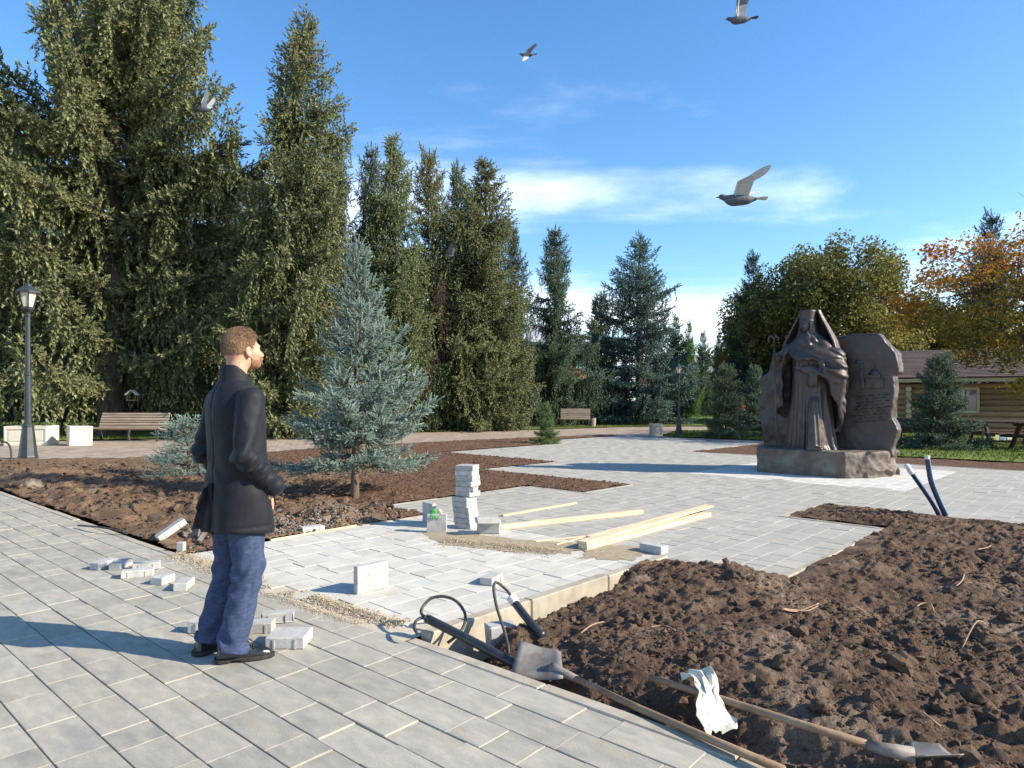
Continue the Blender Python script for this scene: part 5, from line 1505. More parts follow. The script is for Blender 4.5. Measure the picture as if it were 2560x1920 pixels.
# roots and twigs in the dug soil
G_t = 'dry roots in the dug soil'
def twig(pts, r, lab, n=5, **k):
    w = []
    for (x, y) in pts:
        p = gp(x, y); u, v = to_uv(p.x, p.y)
        w.append(Vector((p.x, p.y, float(h_right(np.array(u), np.array(v), np.array(p.x), np.array(p.y))) + .035 * random.uniform(.6, 1.2))))
    curve_obj('dry_root', w, r, M_root, lab, 'root', G_t, n=n)
twig([c4(730, 835), c4(800, 800), c4(880, 795), c4(945, 775)], .005, 'reddish dry root curving across the middle of the dug soil')
twig([c4(1555, 740), c4(1590, 705), c4(1640, 710), c4(1660, 760)], .004, 'arched pale root right of the middle of the dug soil')
twig([c4(1795, 610), c4(1830, 580), c4(1845, 520)], .005, 'bent dry root standing up at the upper right of the dug soil')
twig([c4(1620, 315), c4(1680, 350), c4(1720, 370)], .005, 'short straight root near the two blue-black pipes')
twig([c4(1925, 365), c4(1985, 350), c4(2010, 330)], .005, 'short bent root close to the right edge in the upper soil')
twig([c4(1830, 1005), c4(1920, 945), c4(1990, 870)], .004, 'long thin dark root low on the right side of the soil')
twig([c4(1590, 1490), c4(1640, 1530), c4(1700, 1545)], .004, 'thin root beside the blade of the second shovel')
twig([c3(620, 1510), c3(690, 1465), c3(760, 1440)], .005, 'forked pale root near the taped pipe')
twig([c3(1855, 1440), c3(1950, 1400), c3(2080, 1380)], .005, 'long pale root above the middle of the dug soil')
twig([c3(1050, 1500), c3(1130, 1490), c3(1200, 1570)], .004, 'curled fine root in front of the dark hollow')
M_stone = pmat('field_stone', [(.3, (.15, .115, .085)), (.7, (.26, .21, .165))], scale=5, rough=.95, bump=.5, bscale=[20, 80])
for (px, py, r_, lab, k) in [(480, 1345, .13, 'round grey brown stone on the soil behind the leaning paver', 3), (813, 1311, .11, 'pointed dark stone in the rough soil near the blue spruce trunk', 5), (80, 1226, .20, 'flat tan stone in the heap of soil at the left', 7), (112, 1220, .17, 'dark rounded stone beside the flat tan one at the left', 8), (700, 1290, .10, 'grey stone on the crushed stone pile behind the man', 9), (1560, 1590, .07, 'light grey stone on the dug soil heap', 2)]:
    p = gp(px, py); V, F = ico(3, 80 + k, .22)
    V = V * (1 + .05 * fbm(V[:, 0] * 4, V[:, 1] * 4, V[:, 2] * 4, oct=2, seed=k))[:, None]
    add('stone', np_mesh('stone', V * r_ * .8, F), M_stone, None, (p.x, p.y, r_ * .35), (0, 0, k), lab, 'stone', 'stones in the soil')
# ================================================================ MONUMENT
M_bronze = pmat('brown_bronze', [(.25, (.040, .031, .027)), (.5, (.068, .052, .045)), (.8, (.115, .09, .076))], scale=4, rough=.46, spec=.5, metal=.25, stain=[(2.2, (.055, .060, .062), .6, .54), (4, (.16, .13, .10), .45, .62)], bump=.3, bscale=[30, 90], rvar=.1, bdist=.01)
M_rockb = pmat('patinated_rock_bronze', [(.25, (.075, .058, .050)), (.5, (.13, .105, .085)), (.8, (.22, .195, .155))], scale=3, rough=.6, spec=.4, metal=.1, stain=[(3, (.15, .18, .155), .8, .53), (5, (.15, .085, .05), .5, .62)], bump=.7, bscale=[14, 45], bdist=.03)
mon_p = uvw(-4.6, 13.75)
mon = empty('monument', mon_p, -TH, 'bronze monument of a robed figure with a staff before a carved rock slab', 'monument')
def poly_sd(X, Y, pts):
    d = np.full(X.shape, 1e9); s = np.ones(X.shape)
    n = len(pts)
    for i in range(n):
        ax, ay = pts[i]; bx, by = pts[i - 1]
        ex, ey = bx - ax, by - ay; wx, wy = X - ax, Y - ay
        t = np.clip((wx * ex + wy * ey) / (ex * ex + ey * ey), 0, 1)
        d = np.minimum(d, (wx - ex * t) ** 2 + (wy - ey * t) ** 2)
        c1_, c2_, c3_ = Y >= ay, Y < by, ex * wy > ey * wx
        f = (c1_ & c2_ & c3_) | (~c1_ & ~c2_ & ~c3_)
        s = np.where(f, -s, s)
    return s * np.sqrt(d)
PED_H = .49
ped_poly = [(-1.12, -.55), (-.3, -.60), (.56, -.58), (.86, -.22), (.96, -.14), (1.14, .40), (1.10, .9), (-1.5, .9), (-1.52, .45)]
def ped_f(X, Y, Z):
    d = poly_sd(X, Y, ped_poly)
    d = d + .035 * np.abs(fbm(X * 3, Y * 3, Z * 4, oct=3, seed=91)) + .014 * fbm(X * 9, Y * 9, Z * 9, oct=2, seed=92)
    r = ease(.5, .8, X)                       # broken face on the sunny side
    d = d + r * (.13 * np.abs(fbm(X * 2.8, Y * 2.8, Z * 3.4, oct=3, seed=95)) - .02)
    top = Z - PED_H - .012 * fbm(X * 5, Y * 5, oct=2, seed=96)
    return smax(smax(d, top, .03), -.06 - Z, .01)
add('pedestal', net('pedestal', ped_f, (-1.7, -.8, -.08), (1.5, 1.1, .58), .024), M_rockb, mon)
# slab
cc7 = lambda x, y: (1800 + x / 2.911, 740 + y / 2.911)
def slab_xy(x, y):
    px, py = cc7(x, y)
    return ((px - 2080) / 117.0 - (.13 if px > 2150 else .02), EYE - (py - 1000) / FPX * 13.5)
slab_px = [(350, 1135), (345, 900), (318, 760), (345, 700), (340, 590), (400, 540), (440, 430), (560, 330), (830, 300), (960, 288), (1150, 295), (1205, 370), (1262, 440), (1280, 570), (1243, 585), (1248, 700), (1232, 880), (1270, 960), (1230, 1080), (1245, 1150)]
slab_pts = [slab_xy(*q) for q in slab_px]
def slab_f(X, Y, Z):
    n1 = fbm(X * 2.2, Y * 2.2, Z * 2.2, oct=3, seed=101)
    d2 = poly_sd(X + .02 * fbm(Y * 4, Z * 4, oct=2, seed=5), Z, slab_pts) + .02 * fbm(X * 8, Y * 8, Z * 8, oct=2, seed=102)
    front = .36 - Y + .028 * n1 + .012 * np.abs(fbm(X * 5, Y * 2, Z * 7, oct=2, seed=104))
    front = front - .10 * (1 - ease(-.9, -.3, X)) * (.6 + n1)
    back = Y - .70
    return smax(smax(d2, front, .03), back, .03)
add('rock_slab', net('rock_slab', slab_f, (-1.7, .1, .3), (1.6, .8, 2.95), .026), M_bronze, mon)
# church in low relief and the lines of script
rl = MB(); YF = .345
s3 = lambda x, y: slab_xy((2080 + x / 6.91 - 1800) * 2.911, (820 + y / 6.91 - 740) * 2.911)
def rb(x0, y0, x1, y1, dpt):
    dpt *= .7
    a, b = s3(x0, y0), s3(x1, y1)
    rl.box(((a[0] + b[0]) / 2, YF - dpt / 2 + .02, (a[1] + b[1]) / 2), (abs(b[0] - a[0]), dpt + .04, abs(a[1] - b[1])), bev=.006)
for a in [(480, 905, 610, 1060, .03), (455, 750, 600, 900, .025), (470, 640, 595, 742, .022), (445, 625, 605, 640, .035), (445, 742, 610, 756, .035), (440, 893, 620, 908, .04), (640, 900, 880, 1055, .022), (655, 830, 840, 892, .02), (640, 885, 890, 900, .034), (265, 925, 285, 1045, .02), (335, 925, 355, 1045, .02), (255, 912, 365, 928, .03), (700, 930, 715, 1050, .036), (745, 930, 760, 1050, .036), (860, 910, 882, 1055, .034), (725, 640, 745, 720, .02), (515, 520, 535, 600, .02), (560, 945, 600, 1055, .042)]: rb(*a)
def dome(x, y, rx, rz_):
    c = s3(x, y); w = rx / 6.91 / 117; h_ = rz_ / 6.91 / 117
    rl.lathe([(w * cos(t), h_ * sin(t)) for t in np.linspace(0, pi / 2 - .05, 7)], (c[0], YF + w * .55, c[1]), 14)
dome(745, 828, 88, 95); dome(525, 625, 62, 62); dome(735, 725, 24, 34); dome(525, 590, 24, 30)
rl.build('church_relief', M_bronze, mon)
ins = MB(); rr = np.random.RandomState(5)
for row in range(9):
    y0 = 1180 + row * 52
    x = 400 + rr.uniform(0, 160) - row * 12
    while x < 930:
        w = rr.uniform(45, 120)
        pts = []
        for k in range(int(w / 6)):
            q = s3(x + k * 6, y0 + (-1) ** k * rr.uniform(3, 13) - .10 * (x + k * 6 - 600))
            pts.append((q[0], YF - .006, q[1]))
        if len(pts) > 2: ins.tube(pts, .0042, 4)
        x += w + rr.uniform(18, 34)
ins.build('inscription', M_bronze, mon)

# the figure: one continuous casting
def lerp_tab(z, tab):
    return np.interp(z, [t[0] for t in tab], [t[1] for t in tab])
def fig_f(X, Y, Z):
    th = np.arctan2(X, -Y)
    rho = np.hypot(X, Y)
    def ring(a, b, cx=0.0, cy=0.0):
        x, y = X - cx, Y - cy
        k = np.sqrt((x / a) ** 2 + (y / b) ** 2)
        return (k - 1) * np.minimum(a, b)
    # robe, deep vertical folds
    a = lerp_tab(Z, [(0, .50), (.1, .46), (.5, .41), (1.0, .37), (1.5, .33), (1.9, .34)])
    b = lerp_tab(Z, [(0, .36), (.1, .32), (.5, .29), (1.0, .27), (1.5, .25), (1.9, .24)])
    ph = th * 8.5 + 1.1 * np.sin(th * 3 + .5) + .35 * np.sin(Z * 2.2)
    fold = (.046 * np.abs(np.sin(ph * .62)) ** .7 + .012 * np.sin(th * 19 + Z * 1.3)) * (1 - .55 * np.clip(Z / 1.7, 0, 1))
    robe = ring(a, b, .05, .02) + .02 - fold
    robe = smax(robe, Z - 1.95, .05)
    # advanced knee and the toe of a shoe
    robe = smin(robe, cap(X, Y, Z, (.20, -.22, .9), (.24, -.33, .05), .10, .15) + .01 * np.sin(th * 30), .08)
    robe = smin(robe, cap(X, Y, Z, (.22, -.40, .03), (.40, -.46, .035), .055, .045), .03)
    # gap between legs
    robe = robe + .035 * np.exp(-((X - .07 - .02 * np.sin(Z * 3)) / .035) ** 2) * (Y < 0) * (1 - ease(1.0, 1.5, Z))
    # mantle: shell round back and sides, open in front
    a2 = lerp_tab(Z, [(.1, .50), (.5, .56), (.9, .60), (1.3, .66), (1.6, .66), (1.9, .56)])
    b2 = lerp_tab(Z, [(.1, .36), (.5, .38), (.9, .40), (1.3, .42), (1.6, .40), (1.9, .34)])
    mf = .020 * np.sin(th * 11 + Z * 1.1) + .014 * np.sin(th * 23 - Z * 2)
    sh_ = np.abs(ring(a2, b2, .03, .05) + mf) - .022
    opn = lerp_tab(Z, [(.1, 2.05), (.5, 1.72), (.9, 1.45), (1.3, 1.2), (1.6, .95), (1.9, .6)])
    th_off = np.where(X > 0, np.abs(th) + .10, np.abs(th) - .28)
    mant = smax(sh_, (opn - th_off) * .35, .02)
    mant = smax(mant, .22 + .5 * (th < 0) * 0 - Z + .25 * (1 - np.abs(th) / pi), .02)
    mant = smax(mant, Z - 1.95, .04)
    # her left arm under the mantle: a fan of diagonal folds
    arm = cap(X, Y, Z, (.50, .0, 1.82), (.58, -.10, 1.48), .17, .17)
    arm = smin(arm, cap(X, Y, Z, (.58, -.10, 1.48), (.06, -.33, 1.56), .17, .085), .06)
    diag = (X - .05) * .8 + (Z - 1.6) * 1.0
    arm = arm + .032 * np.sin(diag * 32 + 1.5 * np.sin(X * 5)) * ease(.05, .35, X)
    drape = cap(X, Y, Z, (.60, -.06, 1.45), (.66, .05, .75), .10, .03)
    drape = smin(drape, cap(X, Y, Z, (.46, -.14, 1.36), (.62, .02, .85), .07, .03), .08) + .014 * np.sin((X * 1.6 + Z) * 30)
    sleeve = rbox(X, Y, Z, (.20, -.30, 1.40), (.10, .075, .18), .05) + .012 * np.sin(X * 60)
    lhand = ell(X, Y, Z, (-.02, -.40, 1.585), (.075, .04, .045))
    for i in range(4):
        lhand = smin(lhand, cap(X, Y, Z, (-.05, -.425, 1.615 - i * .022), (-.10 + .008 * i, -.405, 1.60 - i * .022), .013, .011), .008)
    # her right arm holding the staff
    rarm = cap(X, Y, Z, (-.36, .02, 1.98), (-.56, -.02, 1.60), .13, .12)
    rarm = smin(rarm, cap(X, Y, Z, (-.56, -.02, 1.60), (-.51, -.27, 1.80), .115, .085), .05)
    rsl = smax(np.abs(ring(.60, .32, .0, .0) + .02 * np.sin(Z * 16)) - .02, (X + .40), .03)
    rsl = smax(rsl, np.maximum(Z - 1.72, .80 + (Y + .3) * -.6 - Z + .1), .03)
    rhand = ell(X, Y, Z, (-.505, -.335, 1.845), (.045, .05, .06))
    for i in range(4):
        rhand = smin(rhand, cap(X, Y, Z, (-.545, -.355, 1.88 - i * .024), (-.475, -.385, 1.875 - i * .024), .014, .012), .006)
    rhand = smin(rhand, cap(X, Y, Z, (-.47, -.33, 1.87), (-.475, -.375, 1.91), .014, .012), .008)
    body = smin(robe, mant, .03)
    for p in (arm, drape, sleeve, rarm): body = smin(body, p, .035)
    body = np.minimum(body, rsl)
    body = smin(body, lhand, .012); body = smin(body, rhand, .012)
    # shoulder cape
    a3 = lerp_tab(Z, [(1.6, .68), (1.75, .63), (1.9, .56), (2.0, .49), (2.1, .40), (2.2, .27), (2.3, .15), (2.4, .10)])
    b3 = lerp_tab(Z, [(1.6, .44), (1.75, .41), (1.9, .36), (2.0, .31), (2.1, .25), (2.2, .19), (2.3, .13), (2.4, .10)])
    zl = 1.735 - .10 * ease(.5, 1.4, th) + .21 * ease(.15, 1.1, -th) * 1.0 - .25 * ease(1.6, 2.6, np.abs(th)) + .012 * np.sin(th * 14)
    cf = (.028 * np.sin((Z * 1.0 + X * .55) * 26 + np.sin(X * 6)) * ease(.05, .3, X) * ease(2.15, 1.9, Z) * (1 - ease(1.9, 2.2, Z)) + .010 * np.sin(th * 9))
    cape = smax(ring(a3, b3, .04, .02) + cf, (zl - Z) * .8, .02)
    cape = smax(cape, Z - 2.36, .02)
    inner = ring(a3 - .045, b3 - .045, .04, .02)
    cape = smax(cape, -smax(inner, Z - zl - .03, .02), .012)
    body = np.minimum(body, cape) if False else smin(body, cape, .012)
    # wimple
    w_ = smin(cap(X, Y, Z, (0.01, -.03, 2.47), (.01, -.035, 2.36), .148, .150), cap(X, Y, Z, (.01, -.04, 2.34), (.03, -.03, 2.02), .150, .31), .05)
    w_ = w_ + .008 * np.sin(th * 16 + Z * 8) * (Z < 2.4)
    w_ = smax(w_, np.abs(X - .06) * .55 + 1.98 - Z, .03)
    w_ = w_ + .012 * np.sin((Z + X * .6) * 38) * (Z < 2.30) * ease(-.05, .15, X)
    body = smin(body, w_, .015)
    fc = ell(X, Y, Z, (0, -.165, 2.42), (.096, .115, .145))
    body = smax(body, -fc, .008)
    face = ell(X, Y, Z, (0, -.085, 2.42), (.084, .108, .142))
    face = smin(face, ell(X, Y, Z, (0, -.135, 2.335), (.045, .045, .04)), .03)
    face = smin(face, cap(X, Y, Z, (0, -.180, 2.455), (0, -.205, 2.402), .013, .019), .014)
    face = smin(face, ell(X, Y, Z, (0, -.168, 2.478), (.07, .022, .014)), .02)
    for s in (-1, 1):
        face = smax(face, -ell(X, Y, Z, (s * .036, -.196, 2.452), (.024, .022, .015)), .012)
        face = smin(face, ell(X, Y, Z, (s * .036, -.166, 2.452), (.017, .014, .010)), .004)
        face = smin(face, ell(X, Y, Z, (s * .052, -.145, 2.405), (.026, .03, .03)), .03)
    face = smin(face, ell(X, Y, Z, (0, -.182, 2.368), (.030, .013, .008)), .008)
    face = smin(face, ell(X, Y, Z, (0, -.180, 2.353), (.026, .013, .009)), .006)
    face = smax(face, -ell(X, Y, Z, (0, -.197, 2.3605), (.03, .012, .0035)), .004)
    body = smin(body, face, .01)
    # tall cap and the veil spreading from it
    hr = .142 + .09 * np.clip(Z - 2.50, 0, .4)
    hat = smax(np.hypot(X - .01, Y + .02) - hr, np.maximum(2.50 - Z, Z - 2.735), .015)
    hat = smin(hat, smax(np.abs(np.hypot(X - .01, Y + .02) - .15) - .012, np.abs(Z - 2.515) - .02, .01), .01)
    body = smin(body, hat, .012)
    a4 = lerp_tab(Z, [(1.5, .52), (1.9, .54), (2.1, .48), (2.25, .41), (2.4, .33), (2.55, .25), (2.68, .19), (2.76, .165)])
    b4 = lerp_tab(Z, [(1.5, .40), (1.9, .36), (2.1, .31), (2.25, .28), (2.4, .25), (2.55, .21), (2.68, .18), (2.76, .16)])
    veil = np.abs(ring(a4, b4, .04, .03) + .008 * np.sin(th * 13)) - .016
    veil = smax(veil, (1.42 - np.abs(th)) * .3, .015)
    veil = smax(veil, np.maximum(Z - 2.745, 1.75 - Z), .012)
    body = np.minimum(body, veil)
    return np.maximum(body, -.02 - Z) + .003 * fbm(X * 14, Y * 14, Z * 14, oct=2, seed=120)
fig = add('figure', net('figure', fig_f, (-.82, -.62, -.04), (.92, .60, 2.82), .0165), M_bronze, mon, (-.29, -.08, PED_H - .005))
stf = MB()
stf.tube([(-.44, -.44, .0), (-.475, -.41, 1.0), (-.512, -.385, 2.12)], .017, 8)
stf.tube([(-.512, -.385, 2.10), (-.515, -.385, 2.19), (-.545, -.385, 2.235), (-.60, -.385, 2.235), (-.625, -.385, 2.19), (-.612, -.385, 2.12)], [.018, .019, .02, .02, .019, .022], 8)
stf.tube([(-.512, -.385, 2.20), (-.47, -.385, 2.235), (-.43, -.385, 2.20), (-.425, -.385, 2.14)], [.018, .018, .017, .02], 8)
stf.tube([(-.511, -.386, 2.04), (-.511, -.386, 2.07)], .024, 8)
stf.build('staff', M_bronze, mon, smooth=True, loc=(-.29, -.08, PED_H))
# knotted prayer cord in the hand
crd = MB(); pts = [(-.06, -.43, 1.58), (-.085, -.43, 1.45), (-.06, -.43, 1.30), (-.02, -.43, 1.28), (.0, -.42, 1.42), (.0, -.42, 1.56)]
crd.tube(pts, .009, 6); crd.build('prayer_cord', M_bronze, mon, smooth=True, loc=(-.29, -.08, PED_H))
# ================================================================ PEOPLE
M_skin = pmat('skin', [(.3, (.46, .25, .165)), (.7, (.56, .32, .22))], scale=18, rough=.5, spec=.35, bump=.08, bscale=120, bdist=.004)
M_hair = pmat('cropped_brown_hair', [(.25, (.095, .055, .032)), (.5, (.15, .092, .054)), (.8, (.22, .145, .09))], scale=60, rough=.75, bump=.8, bscale=[160, 380], tone=(.8, 1.9), bdist=.006, spec=.2)
M_beard = pmat('short_beard', [(.3, (.17, .085, .045)), (.7, (.30, .17, .10))], scale=80, rough=.8, bump=.6, bscale=200, bdist=.004, tone=(.9, 1.3), spec=.2)
M_coat = pmat('black_navy_coat_cloth', [(.3, (.0042, .0056, .0098)), (.7, (.0068, .0086, .0145))], scale=9, rough=.66, bump=.25, bscale=[70, 400], spec=.28, sheen=.05, bdist=.004)
M_lining = pmat('grey_quilted_lining', [(.3, (.035, .04, .042)), (.7, (.055, .06, .062))], scale=9, rough=.8)
M_trs = pmat('blue_trouser_cloth', [(.25, (.024, .037, .080)), (.5, (.039, .058, .116)), (.8, (.062, .086, .155))], scale=26, rough=.85, bump=.3, bscale=[120, 500], stretch=(1, 1, 3), fine=(300, .25), bdist=.004)
M_shoe = pmat('black_shoe_leather', [(.3, (.010, .010, .011)), (.7, (.018, .018, .019))], scale=12, rough=.30, spec=.6, bump=.12, bscale=90, rvar=.08, bdist=.004)
M_sole = pmat('shoe_sole', [(.3, (.02, .018, .016)), (.7, (.04, .036, .03))], scale=12, rough=.8)
man = empty('person', (-1.56, 3.82, 0), -radians(40), 'man in a dark coat, blue trousers and black shoes with hands in his pockets', 'person')
HY, HZ0 = .028, 1.628         # head origin (chin level) in the man's frame: x right, y ahead
HS = .95
HEAD_T = radians(0)          # head turned a little
def head_f(X, Y, Z):
    ca, sa = cos(HEAD_T), sin(HEAD_T)
    X, Y, Z = X / HS, HY + (Y - HY) / HS, HZ0 + (Z - HZ0) / HS
    x, y = X * ca - (Y - HY) * sa, X * sa + (Y - HY) * ca
    tilt = radians(7); z0 = Z - HZ0
    y, z = y * cos(tilt) + (z0 - .1) * sin(tilt), (z0 - .1) * cos(tilt) - y * sin(tilt) + .1
    f = ell(x, y, z, (0, -.018, .150), (.077, .098, .086))
    f = smin(f, ell(x, y, z, (0, -.055, .120), (.068, .055, .06)), .04)
    f = smin(f, ell(x, y, z, (0, .030, .095), (.062, .064, .085)), .03)
    f = smin(f, ell(x, y, z, (0, .030, .038), (.052, .056, .036)), .03)
    f = smin(f, ell(x, y, z, (0, .072, .018), (.026, .022, .020)), .025)
    f = smin(f, cap(x, y, z, (0, .092, .112), (0, .117, .074), .009, .014), .014)
    for s in (-1, 1): f = smin(f, ell(x, y, z, (s * .012, .103, .068), (.009, .012, .008)), .006)
    f = smin(f, ell(x, y, z, (0, .080, .128), (.050, .016, .012)), .02)
    for s in (-1, 1):
        f = smin(f, ell(x, y, z, (s * .045, .058, .082), (.024, .024, .022)), .03)
        f = smax(f, -ell(x, y, z, (s * .031, .100, .112), (.019, .018, .012)), .012)
        f = smin(f, ell(x, y, z, (s * .031, .080, .111), (.0125, .0125, .0125)), .003)
        # ear: rim, bowl, lobe
        ear = ell(x, y, z, (s * .079, -.008, .104), (.011, .021, .032))
        ear = smin(ear, ell(x, y, z, (s * .077, -.002, .076), (.008, .010, .012)), .008)
        ear = smax(ear, -ell(x, y, z, (s * .091, -.003, .108), (.010, .011, .019)), .005)
        f = smin(f, ear, .006)
    f = smin(f, ell(x, y, z, (0, .096, .050), (.024, .012, .007)), .008)
    f = smin(f, ell(x, y, z, (0, .094, .038), (.021, .012, .008)), .008)
    f = smax(f, -ell(x, y, z, (0, .108, .0445), (.022, .010, .0025)), .003)
    return f, x, y, z
def body_f(X, Y, Z):
    f = head_f(X, Y, Z)[0]
    f = smin(f, cap(X, Y, Z, (0, -.008, HZ0 + .055), (0, -.022, HZ0 - .13), .055, .060), .03)
    f = smin(f, cap(X, Y, Z, (-.05, -.03, HZ0 - .165), (.05, -.03, HZ0 - .165), .045), .05)
    return np.maximum(f, 1.44 - Z)
add('body', net('body', body_f, (-.2, -.2, 1.42), (.2, .2, 1.90), .0052), M_skin, man)
def hair_f(X, Y, Z):
    f, x, y, z = head_f(X, Y, Z)
    zl = np.interp(y, [-.13, -.085, -.055, -.022, .012, .018, .034, .052, .075, .10], [.022, .035, .060, .098, .095, .110, .140, .170, .186, .196])
    h = f - np.interp(z, [.03, .09, .15, .19, .24], [.0012, .0025, .0050, .0110, .016])
    h = smax(h, (zl - z) * .8, .004)
    ear = np.minimum(*[ell(x, y, z, (s * .079, -.006, .100), (.024, .024, .036)) for s in (-1, 1)])
    return smax(h, -ear, .004)
def hair_tone(V):
    n = fbm(V[:, 0] * 160, V[:, 1] * 160, V[:, 2] * 160, oct=2, seed=3)
    z = V[:, 2] - HZ0
    return np.clip(1.0 - ease(.08, .19, z) * .80 + .35 * n, 0, 1)
hm = net('hair', hair_f, (-.13, -.16, 1.62), (.13, .15, 1.90), .0045, attrs={'tone': hair_tone})
ho = add('hair', hm, M_hair, man)
# bristles so the crop reads as hair
hv = np.array([v.co[:] for v in hm.vertices]); hn = np.array([v.normal[:] for v in hm.vertices])
rsb = np.random.RandomState(3)
ii = rsb.randint(0, len(hv), 9000)
ii = ii[(hn[ii] @ np.array([0, 0, 1.0]) > -.6)]
zz = hv[ii, 2] - HZ0
keep = zz > .06; ii = ii[keep]; zz = zz[keep]
d = hn[ii] * .45 + np.array([0, .9, -.15]) * (zz > .15)[:, None] + np.array([0, .25, -.8]) * (zz <= .15)[:, None] + rsb.normal(0, .14, (len(ii), 3)); d /= np.linalg.norm(d, axis=1)[:, None]
t_ = np.cross(d, rsb.normal(size=d.shape)); t_ /= np.linalg.norm(t_, axis=1)[:, None]
lb = np.interp(zz, [.06, .14, .22], [.004, .010, .017])[:, None]
b0_ = hv[ii] + rsb.normal(0, .0015, (len(ii), 3))
BV = np.stack([b0_ - t_ * .0011, b0_ + t_ * .0011, b0_ + d * lb], 1).reshape(-1, 3)
add('hair_bristles', np_mesh('hair_bristles', BV, np.arange(len(BV)).reshape(-1, 3), attrs={'tone': np.repeat(np.clip(.75 + rsb.normal(0, .3, len(ii)) - (zz - .1) * 4, 0, 1), 3)}), M_hair, ho, kind='stuff')
def beard_f(X, Y, Z):
    f, x, y, z = head_f(X, Y, Z)
    h = f - .0045
    m = np.maximum(z - np.interp(y, [0, .03, .06, .085, .12], [.085, .055, .048, .060, .062]), -(y - .012))
    m = np.maximum(m, -(z + .012))
    lips = ell(x, y, z, (0, .10, .045), (.024, .02, .013))
    return smax(smax(h, m, .006), -lips, .004)
add('beard', net('beard', beard_f, (-.1, -.05, 1.58), (.1, .16, 1.74), .0045, attrs={'tone': lambda V: .5 + .5 * fbm(V[:, 0] * 150, V[:, 1] * 150, V[:, 2] * 150, oct=1)}), M_beard, man)

def wr(X, Y, Z, f1, f2, seed): return fbm(X * f1, Y * f1, Z * f2, oct=3, seed=seed)
def coat_f(X, Y, Z):
    hw = np.interp(Z, [.70, .85, .97, 1.10, 1.22, 1.34, 1.42, 1.48, 1.525, 1.56, 1.60], [.222, .214, .205, .195, .192, .196, .196, .162, .118, .084, .068])
    hd = np.interp(Z, [.70, .85, .97, 1.10, 1.22, 1.34, 1.42, 1.48, 1.525, 1.56, 1.60], [.178, .168, .156, .140, .137, .139, .135, .120, .096, .078, .070])
    cy = np.interp(Z, [.70, .97, 1.2, 1.4, 1.56], [.0, .0, -.010, -.022, -.028])
    x, y = X, Y - cy
    k = (np.abs(x / hw) ** 2.35 + np.abs(y / hd) ** 2.35) ** (1 / 2.35)
    f = (k - 1) * np.minimum(hw, hd)
    th = np.arctan2(X, -Y)
    f = f + .006 * np.sin(th * 5 + 1.0) * (1 - ease(.75, 1.0, Z)) + .009 * wr(X, Y, Z, 8, 3.5, 200) + .004 * np.sin(Z * 40 + X * 14 + 3 * np.sin(X * 9)) * np.exp(-((Z - 1.02) / .10) ** 2)
    f = smax(f, Z - 1.585, .015)
    # arms: upper arm back to the elbow, forearm forward into the pocket
    for s in (-1, 1):
        sh0, el, wri = (s * .172, -.022, 1.450), (s * .228, -.090, 1.150), (s * .195, .105, .965)
        ar = smin(cap(X, Y, Z, sh0, el, .077, .062), cap(X, Y, Z, el, wri, .062, .055), .02)
        u = (Z - 1.15)
        ar = ar + .011 * np.sin((Z * 1.0 - Y * .9) * 62 + 2.2 * np.sin(X * 18 + Z * 9)) * np.exp(-((Z - 1.10) / .11) ** 2) + .010 * wr(X, Y, Z, 13, 7, 210 + s)
        f = smin(f, ar, .009)
    # back seam and vent
    f = f + .006 * np.exp(-(X / .006) ** 2) * (Y < 0) + .020 * np.exp(-((X + .004) / .010) ** 2) * (Y < -.05) * (1 - ease(.90, .96, Z))
    # armhole seams, side pocket seam
    for s in (-1, 1): f = f + .004 * np.exp(-((np.abs(X) - .150 - .10 * np.clip(1.45 - Z, 0, .2)) / .005) ** 2) * (Z > 1.28) * (Y < .02)
    f = f + .0035 * np.exp(-((Y - .03) / .004) ** 2) * (X > 0) * (Z < .98)
    # hem stitching and drag lines
    f = f + .0035 * np.exp(-((Z - .752) / .006) ** 2) + .004 * np.sin(th * 9 + Z * 26) * ease(.95, .80, Z) * (Z > .76) * 0
    f = smax(f, .715 + .012 * np.sin(th * 2 + .5) - Z, .012)
    hollow = smax((k - .82) * .15, Z - .76, .01)
    return smax(f, -hollow, .006)
add('coat', net('coat', coat_f, (-.40, -.28, .68), (.40, .28, 1.62), .0085), M_coat, man)
def collar_f(X, Y, Z):
    r = np.hypot(X / .070, (Y + .020) / .076)
    rr_ = .94 + .22 * np.clip((1.655 - Z) / .12, 0, 1)
    f = np.abs((r - rr_) * .085) - .008
    zt = 1.648 - .075 * ease(-.07, .06, Y)
    f = smax(f, Z - zt, .005); f = smax(f, 1.545 - Z + .25 * np.clip(Y, 0, .1) * 0, .006)
    th = np.arctan2(X, Y)
    return smax(f, (.30 - np.abs(th)) * .08, .005)
add('collar', net('collar', collar_f, (-.16, -.17, 1.53), (.16, .13, 1.67), .005), M_coat, man)
# vent flap blown to the left
V, nu, nv_ = [], 14, 16
for j in range(nv_):
    t = j / (nv_ - 1)
    for i in range(nu):
        s = i / (nu - 1)
        z = .985 - .285 * t + .03 * s * t - .05 * s * (1 - t)
        out = s * (.02 + .135 * t ** .8)
        x = -.015 - out * 1.00 + .012 * sin(s * 7 + t * 3); y = -.150 - .018 * (1 - s) - out * .30 + .022 * sin(s * 5 + 1.5 * t)
        V.append((x, y, z + .02 * sin(s * 4)))
Fq = [(j * nu + i, j * nu + i + 1, (j + 1) * nu + i + 1, (j + 1) * nu + i) for j in range(nv_ - 1) for i in range(nu - 1)]
vf = add('coat_flap', MB().raw(V, Fq).mesh('coat_flap', smooth=True), [M_coat], man)
sm = vf.modifiers.new('thick', 'SOLIDIFY'); sm.thickness = .010
